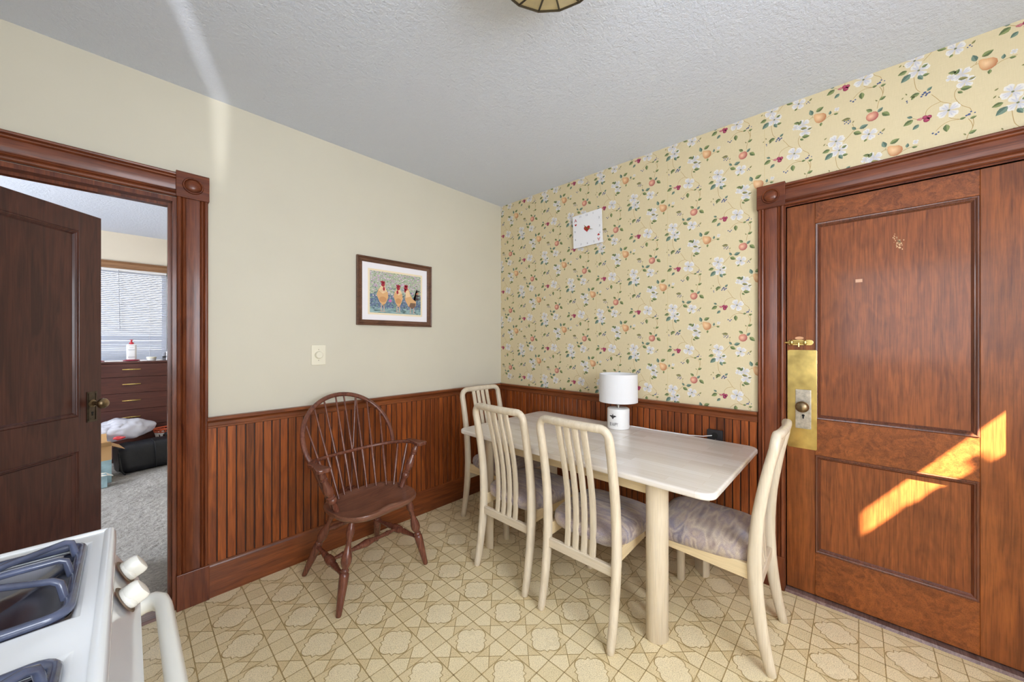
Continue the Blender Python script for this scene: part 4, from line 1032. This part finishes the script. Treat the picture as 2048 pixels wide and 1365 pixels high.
mb = MB(); mb.box(BX0 - .1, WA, BY, BY + .12, 0, H); mb.box(WB, BX1 + .1, BY, BY + .12, 0, H); mb.box(WA, WB, BY, BY + .12, 0, WL); mb.box(WA, WB, BY, BY + .12, WH, H)
obj('wall_bedroom_far', mb, M['bed_wall'], kind='structure')
mb = MB(); mb.box(BX0 - .1, BX0, .12, 1.0, 0, H); mb.box(BX0 - .1, BX0, 2.4, BY, 0, H); mb.box(BX0 - .1, BX0, 1.0, 2.4, 0, .85); mb.box(BX0 - .1, BX0, 1.0, 2.4, 2.15, H)
obj('wall_bedroom_left', mb, M['bed_wall'], kind='structure')
obj('wall_bedroom_near', MB().box(BX0 - .1, -3.2, 0, .12, 0, H), M['bed_wall'], kind='structure')
obj('wall_bedroom_right', MB().box(BX1, BX1 + .1, .12, BY, 0, H), M['bed_wall'], kind='structure')
window('window_4', (1.0, 2.4, .85, 2.15, BX0 - .08, BX0 - .02), 'x')  # unseen window, added to let extra light into the bedroom
w1 = setting('window_1')
mb = MB()
for a, b, c, d_ in ((WA, WA + .05, WL, WH), (WB - .05, WB, WL, WH), (WA, WB, WL, WL + .05), (WA, WB, WH - .05, WH)): mb.box(a, b, BY + .05, BY + .11, c, d_)
mb.box(WA, WB, BY + .06, BY + .10, 1.315, 1.365)
obj('window_sash', mb, M['white_plastic'], w1)
obj('window_pane', MB().box(WA + .05, WB - .05, BY + .078, BY + .082, WL + .05, WH - .05), M['glass'], w1)
mb = MB(); pr = [(0, 0), (-.018, 0), (-.022, .01), (-.018, .02), (-.018, .058), (-.024, .062), (-.032, .07), (-.032, .082), (0, .082)]
mb.prism([(WA - .1, BY + d_, WH - .006 + z) for d_, z in pr], (WB - WA + .145, 0, 0)); obj('window_head_casing', mb, M['bed_trim'], w1)
for a, b in ((WA - .09, WA + .004), (WB - .004, WB + .045)): obj('window_side_casing', MB().box(a, b, BY - .02, BY, .95, WH - .006), M['bed_trim'], w1, bevel=.003)
obj('window_sill', MB().box(WA - .12, WB + .07, BY - .05, BY + .05, WL - .03, WL), M['bed_trim'], w1, bevel=.004)
bl = thing('mini_blind', (WA + .01, BY + .02, 0), 0, 'white slatted mini blind in the bedroom window', 'blind')
wd = WB - WA - .02; tp = WH - .002
obj('head_rail', MB().box(0, wd, -.012, .016, tp - .028, tp), M['white_plastic'], bl, bevel=.002)
mb = MB(); z = tp - .045; k = 0
while z > WL + .03:
    a = math.radians(56); 
    for q in range(1):
        d_ = .0125; mb.poly([(0, -d_ * math.cos(a), z - d_ * math.sin(a)), (wd, -d_ * math.cos(a), z - d_ * math.sin(a)), (wd, 0, z + .0014), (0, 0, z + .0014)]); mb.poly([(0, 0, z + .0014), (wd, 0, z + .0014), (wd, d_ * math.cos(a), z + d_ * math.sin(a)), (0, d_ * math.cos(a), z + d_ * math.sin(a))])
    z -= .0215; k += 1
so = obj('slats', mb, M['slat'], bl); sm = so.modifiers.new('thick', 'SOLIDIFY'); sm.thickness = .0006
obj('bottom_rail', MB().box(0, wd, -.010, .012, WL + .006, WL + .024), M['white_plastic'], bl, bevel=.002)
mb = MB()
for x in (.15, wd - .15, wd - .70): mb.tube([(x, -.014, tp - .02), (x, -.014, WL + .02)], .0014, 6)
obj('ladder_cord', mb, M['white_plastic'], bl)
obj('tilt_wand', MB().tube([(wd - .40, -.022, tp - .02), (wd - .39, -.024, 1.42)], .0032, 8), M['grey_plastic'], bl, smooth=True)

def dresser():
    x0, x1, y0, y1, zt = -3.05, -1.75, 3.24, 3.66, 1.083
    D_ = thing('chest_of_drawers', ((x0 + x1) / 2, (y0 + y1) / 2, 0), 0, 'dark brown chest of drawers under the bedroom window', 'dresser')
    hx = (x1 - x0) / 2; hy = (y1 - y0) / 2
    obj('carcass', MB().box(-hx, hx, -hy + .02, hy, .06, zt - .022), M['dresser'], D_, bevel=.002)
    obj('top_board', MB().box(-hx - .01, hx + .01, -hy - .008, hy, zt - .022, zt), M['dresser'], D_, bevel=.003)
    obj('base_plinth', MB().box(-hx + .03, hx - .03, -hy + .05, hy - .03, .0, .06), M['dresser'], D_)
    zs = [1.056, .914, .742, .566, .388, .215, .07]
    for a, b in zip(zs, zs[1:]):
        dr = obj('drawer', MB().box(-hx + .006, hx - .006, -hy + .0, -hy + .022, b + .003, a), M['dresser'], D_, bevel=.003)
        zc = (a + b) / 2 + .012
        for cx in (-2.345,):
            cx -= (x0 + x1) / 2; q = [(cx - .068 + .136 * i / 12, -hy - .004 - .012 * math.sin(PI * i / 12), zc) for i in range(13)]
            obj('handle', MB().tube(q, [(.0035 + .003 * math.sin(PI * i / 12), .003) for i in range(13)], 8, nrm=(0, 0, 1)), M['brass'], dr, smooth=True)
dresser()
zt = 1.083
lb = thing('lotion_bottle', (-2.345, 3.35, zt + .016), 0, 'white pump bottle with a red pump top on the dresser', 'bottle')
mb = MB(); mb.rings([[(x * s, y * s, z) for x, y in rrect(-.039, .039, -.022, .022, .018, 5)] for s, z in ((.9, 0), (1, .006), (1, .148), (.95, .158), (.6, .166), (.36, .168))]); obj('bottle_body', mb, M['white_plastic'], lb, smooth=50)
mb = MB()
for z, w in ((.15, .024), (.128, .016), (.108, .026), (.100, .024), (.03, .026), (.022, .026)): mb.box(-w, w, -.0226, -.0222, z - .0016, z + .0016)
obj('label_stripes', mb, M['grey_plastic'], lb)
mb = MB().lathe([(.017, .166), (.018, .17), (.018, .186), (.008, .19), (.006, .206), (.014, .207), (.014, .214), (0, .215)], n=18); mb.tube([(0, 0, .211), (0, -.03, .212), (0, -.036, .206)], (.005, .007), 8); obj('pump', mb, M['red_plastic'], lb, smooth=40)
def cushion(name, loc, label, cat, rx, ry, h, mat, seed):
    mb = MB(); n = 28; rings = []
    for s, z in ((.6, 0), (.95, .15), (1, .4), (.85, .75), (.5, .97), (.05, 1)):
        rings.append([(rx * s * math.copysign(abs(math.cos(t_)) ** .7, math.cos(t_)), ry * s * math.copysign(abs(math.sin(t_)) ** .7, math.sin(t_)), h * z) for t_ in [2 * PI * i / n for i in range(n)]])
    mb.rings(rings); o = obj(name, mb, mat, smooth=60); o.location = loc; return tag(o, label, cat)
cushion('coin_purse', (-2.345, 3.345, zt), 'small maroon pouch lying under the pump bottle on the dresser', 'purse', .068, .05, .016, M['maroon'], 1)
cushion('fabric_pouch', (-2.60, 3.33, zt), 'small maroon pouch on the dresser beside the open dark door', 'pouch', .062, .05, .014, M['maroon'], 2)
j = thing('cream_jar', (-2.19, 3.36, zt), 0, 'low white cosmetic jar on the dresser', 'jar')
obj('jar_body', MB().lathe([(.036, 0), (.038, .003), (.038, .022), (0, .022)], n=24), M['white_plastic'], j, smooth=40); obj('lid', MB().lathe([(.040, .022), (.041, .024), (.041, .036), (.038, .039), (0, .039)], n=24), M['plate'], j, smooth=40)
for x, y, r, h, mt, cm, lab in ((-2.083, 3.40, .016, .085, 'grey_plastic', 'black_plastic', 'short dark grey bottle behind the taller white tube on the dresser'), (-2.055, 3.34, .017, .098, 'white_plastic', 'grey_plastic', 'small white bottle with grey label on the dresser beside the door casing')):
    s_ = thing('spray_bottle', (x, y, zt), 0, lab, 'bottle', None)
    obj('bottle_body', MB().lathe([(r * .94, 0), (r, .003), (r, h * .68), (r * .9, h * .7), (0, h * .7)], n=18), M[mt], s_, smooth=40); obj('cap', MB().lathe([(r * .95, h * .7), (r * .97, h * .72), (r * .93, h), (0, h)], n=18), M[mt], s_, smooth=40)
    obj('label_band', MB().lathe([(r * 1.01, h * .3), (r * 1.02, h * .32), (r * 1.02, h * .5), (r * 1.01, h * .52)], n=18, cap=False), M[cm], s_)

# soft black garment bag
def soft(fn, nu, nv, seed, amp, freq):
    mb = MB(); rings = []
    for i in range(nu):
        r_ = []
        for j_ in range(nv):
            p = V(fn(i / (nu - 1), j_ / nv)); d_ = MN.noise(p * freq + V((seed, 0, 0))) * amp + MN.noise(p * freq * 2.6 + V((0, seed, 0))) * amp * .4
            r_.append(p + p.normalized() * d_)
        rings.append(r_)
    return mb.rings(rings)
gb = thing('garment_bag', (-2.225, 2.86, 0), math.radians(14), 'folded black garment bag lying on the bedroom carpet', 'bag')
def bag(u, v):
    x = -.235 + .47 * u; e = min(1, math.sin(min(u, 1 - u) * PI * 3.2 + .0)) if min(u, 1 - u) < .156 else 1
    e = max(.15, e); t_ = 2 * PI * v; c, s_ = math.cos(t_), math.sin(t_)
    y = math.copysign(abs(c) ** .45, c) * .12; z = math.copysign(abs(s_) ** .45, s_) * .135
    y += (z + .13) * .12
    return (x, y * (.7 + .3 * e), z * (.8 + .2 * e))
mb = soft(bag, 40, 36, 3, .012, 7); mb.v = [(x, y, max(.016, z + .152)) for x, y, z in mb.v]
obj('bag_body', mb, M['leather'], gb, smooth=70)
mb = MB().tube([(.02, -.132, .03), (.02, -.128, .10), (.02, -.115, .2), (.02, -.085, .28), (.02, .0, .296)], (.004, .006), 8); obj('seam_piping', mb, M['leather'], gb, smooth=True)
mb = MB()
for k in range(4): mb.tube([(.17 + k * .012, -.13 - .004 * k, .08), (.175 + k * .012, -.115, .22), (.16 + k * .014, -.03, .30 + .006 * k), (.15 + k * .014, .08, .31)], (.008, .02), 8)
obj('carry_flap', mb, M['leather'], gb, smooth=60)
mb = MB().tube([(-.20, -.13, .02), (-.225, -.13, .06), (-.235, -.12, .14), (-.23, -.06, .22)], .007, 8); obj('side_strap', mb, M['leather'], gb, smooth=True)
# cardboard box with a printed side and open flaps
cb = thing('cardboard_box', (-2.64, 2.63, .016), math.radians(8), 'open cardboard box with blue printed side on the bedroom carpet', 'box')
w, d_, h = .15, .12, .33
mb = MB()
for a, b, c, e in ((-w, w, -d_, -d_ + .004), (-w, w, d_ - .004, d_), (-w, -w + .004, -d_ + .004, d_ - .004), (w - .004, w, -d_ + .004, d_ - .004)): mb.box(a, b, c, e, 0, h)
mb.box(-w, w, -d_, d_, 0, .004); obj('carton', mb, M['card'], cb)
obj('printed_panel', MB().box(-w - .001, w + .001, -d_ - .0012, -d_, .0, h * .62), M['blue_card'], cb)
obj('printed_panel', MB().box(w, w + .0012, -d_, d_, 0, h), M['white_card'], cb)
for pts in ([(w, -d_, h), (w, d_, h), (w + .075, d_ - .02, h - .045), (w + .085, -d_ + .01, h - .05)], [(-w, -d_, h), (w, -d_, h), (w - .01, -d_ - .06, h + .05), (-w + .01, -d_ - .06, h + .05)], [(-w, d_, h), (w, d_, h), (w, d_ + .04, h + .07), (-w, d_ + .04, h + .07)]):
    f_ = obj('flap', (lambda q: (q.poly(pts), q)[1])(MB()), M['card'], cb); sm = f_.modifiers.new('thick', 'SOLIDIFY'); sm.thickness = .003
pk = thing('paper_carton', (-2.60, 2.42, .016), math.radians(6), 'small pale box with a torn white flap in front of the cardboard box', 'box')
obj('carton', MB().box(-.12, .1, -.05, .05, 0, .105), M['blue_card'], pk, bevel=.002)
f_ = MB(); f_.poly([(-.12, -.05, .107), (.1, -.05, .107), (.135, -.03, .09), (.14, .0, .085), (.1, .05, .107), (-.12, .05, .15)]); f_ = obj('flap', f_, M['white_card'], pk); f_.modifiers.new('thick', 'SOLIDIFY').thickness = .003
# tied plastic bag on top of the carton
pb = thing('plastic_bag', (-2.42, 2.99, .315), 0, 'bulging white plastic bag resting on the black garment bag', 'bag')
def blob(u, v):
    t_ = PI * (.02 + .96 * u); a = 2 * PI * v
    return (.23 * math.sin(t_) * math.cos(a) * (1 + .12 * math.sin(3 * a)), .17 * math.sin(t_) * math.sin(a), -.105 * math.cos(t_))
mb = soft(blob, 40, 60, 9, .035, 9); mb.v = [(x, y, max(0, z + .095)) for x, y, z in mb.v]
obj('bag_body', mb, M['film'], pb, smooth=80)
def knot(u, v):
    t_ = PI * (.02 + .96 * u); a = 2 * PI * v; return (.13 * math.sin(t_) * math.cos(a), .05 * math.sin(t_) * math.sin(a), -.045 * math.cos(t_))
mb = soft(knot, 24, 36, 4, .03, 16); mb.v = [(x - .09, y - .115, z + .13) for x, y, z in mb.v]; obj('gathered_top', mb, M['film'], pb, smooth=80)
mb = soft(lambda u, v: tuple(q * .33 for q in knot(u, v)), 16, 24, 6, .014, 30); mb.v = [(x - .01, y - .19, max(.02, z + .045)) for x, y, z in mb.v]; obj('red_tie', mb, M['red_film'], pb, smooth=80)
# laundry basket
lk = thing('laundry_basket', (-1.92, 3.125, .012), 0, 'white lattice laundry basket with an orange rim behind the black bag', 'basket')
rx, ry = .26, .095
def el(a, s, z): return (rx * s * math.cos(a), ry * s * math.sin(a), z)
mb = MB(); N_ = 26
for i in range(N_):
    for s_ in (-1, 1): mb.tube([el(2 * PI * i / N_, .80, .01), el(2 * PI * (i + s_ * 1.5) / N_, .90, .16), el(2 * PI * (i + s_ * 3) / N_, .97, .30)], (.005, .003), 6)
for z, s_ in ((.01, .80), (.11, .86), (.21, .92)): mb.tube([el(2 * PI * i / 40, s_, z) for i in range(40)], (.006, .004), 6, closed=True, nrm=(0, 0, 1))
mb.rings([[el(2 * PI * i / 40, .8, .0) for i in range(40)], [el(2 * PI * i / 40, .8, .006) for i in range(40)]]); obj('lattice_body', mb, M['white_plastic'], lk)
mb = MB()
mb.tube([el(2 * PI * i / 48, 1.02, .335) for i in range(48)], (.008, .012), 8, closed=True, nrm=(0, 0, 1)); mb.tube([el(2 * PI * i / 48, .98, .30) for i in range(48)], (.006, .006), 8, closed=True, nrm=(0, 0, 1))
for i in range(30): mb.tube([el(2 * PI * i / 30, .98, .30), el(2 * PI * i / 30, 1.01, .335)], (.005, .007), 6)
obj('rim', mb, M['orange'], lk, smooth=50)

# ------------------------------------------------------------------ daylight and camera
w_ = bpy.data.worlds.new('sky'); sc.world = w_; w_.use_nodes = True
bg = w_.node_tree.nodes['Background']; bg.inputs[0].default_value = (.88, .94, 1, 1); bg.inputs[1].default_value = 1.5
def area(name, loc, direction, sx, sy, power, col=(1, 1, 1), spread=180):
    l = bpy.data.lights.new(name, 'AREA'); l.shape = 'RECTANGLE'; l.size = sx; l.size_y = sy; l.energy = power; l.color = col; l.spread = math.radians(spread)
    o = bpy.data.objects.new(name, l); COL.objects.link(o); o.location = loc; o.rotation_euler = V(direction).to_track_quat('-Z', 'Y').to_euler(); return o
area('daylight_rear_window', ((WX0 + WX1) / 2, -3.69, 1.55), (.12, 1, -.16), WX1 - WX0 - .1, 1.1, 60, (.85, .91, 1))
area('added_side_fill', (-3.09, -2.75, 1.575), (1, .1, -.2), 1.0, .95, 16, (.82, .90, 1))  # fill lamp added at the unseen side opening to even out the kitchen
area('daylight_bedroom_window', ((WA + WB) / 2, BY + .30, 1.6), (0, -1, 0), WB - WA, 1.2, 60, (.95, .97, 1))
area('added_bedroom_fill', (BX0 + .01, 1.7, 1.5), (1, 0, 0), 1.3, 1.2, 130, (.84, .91, 1))  # fill lamp added out of view to brighten the bedroom
# sunlight reflected off something bright outside, up onto the ceiling
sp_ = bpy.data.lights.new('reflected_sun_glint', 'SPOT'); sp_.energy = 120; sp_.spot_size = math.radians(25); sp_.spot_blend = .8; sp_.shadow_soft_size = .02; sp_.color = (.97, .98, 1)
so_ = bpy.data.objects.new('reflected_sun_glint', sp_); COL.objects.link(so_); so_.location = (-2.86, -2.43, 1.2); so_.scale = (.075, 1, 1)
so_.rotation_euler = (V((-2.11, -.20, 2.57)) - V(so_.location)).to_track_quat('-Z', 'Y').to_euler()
sun = bpy.data.lights.new('sun', 'SUN'); sun.energy = 150; sun.angle = math.radians(.6); sun.color = (1, .92, .78)
so = bpy.data.objects.new('sun', sun); COL.objects.link(so); so.rotation_euler = V((.50, 1, -1.30)).to_track_quat('-Z', 'Y').to_euler()

cam = bpy.data.cameras.new('camera'); cam.sensor_width = 36; cam.lens = 729 / 2048 * 36; cam.clip_start = .03
co = bpy.data.objects.new('camera', cam); COL.objects.link(co); co.location = (-2.372, -2.3915, 1.3); co.rotation_euler = (PI / 2, 0, math.radians(43.5 - 90)); sc.camera = co
vs = sc.view_settings; vs.view_transform = 'Standard'; vs.look = 'None'; vs.exposure = .0; vs.gamma = 1; vs.use_curve_mapping = False
sc.cycles.max_bounces = 12; sc.cycles.diffuse_bounces = 6; sc.cycles.sample_clamp_indirect = 8; sc.cycles.caustics_reflective = False; sc.cycles.caustics_refractive = False
sc.cycles.use_denoising = True
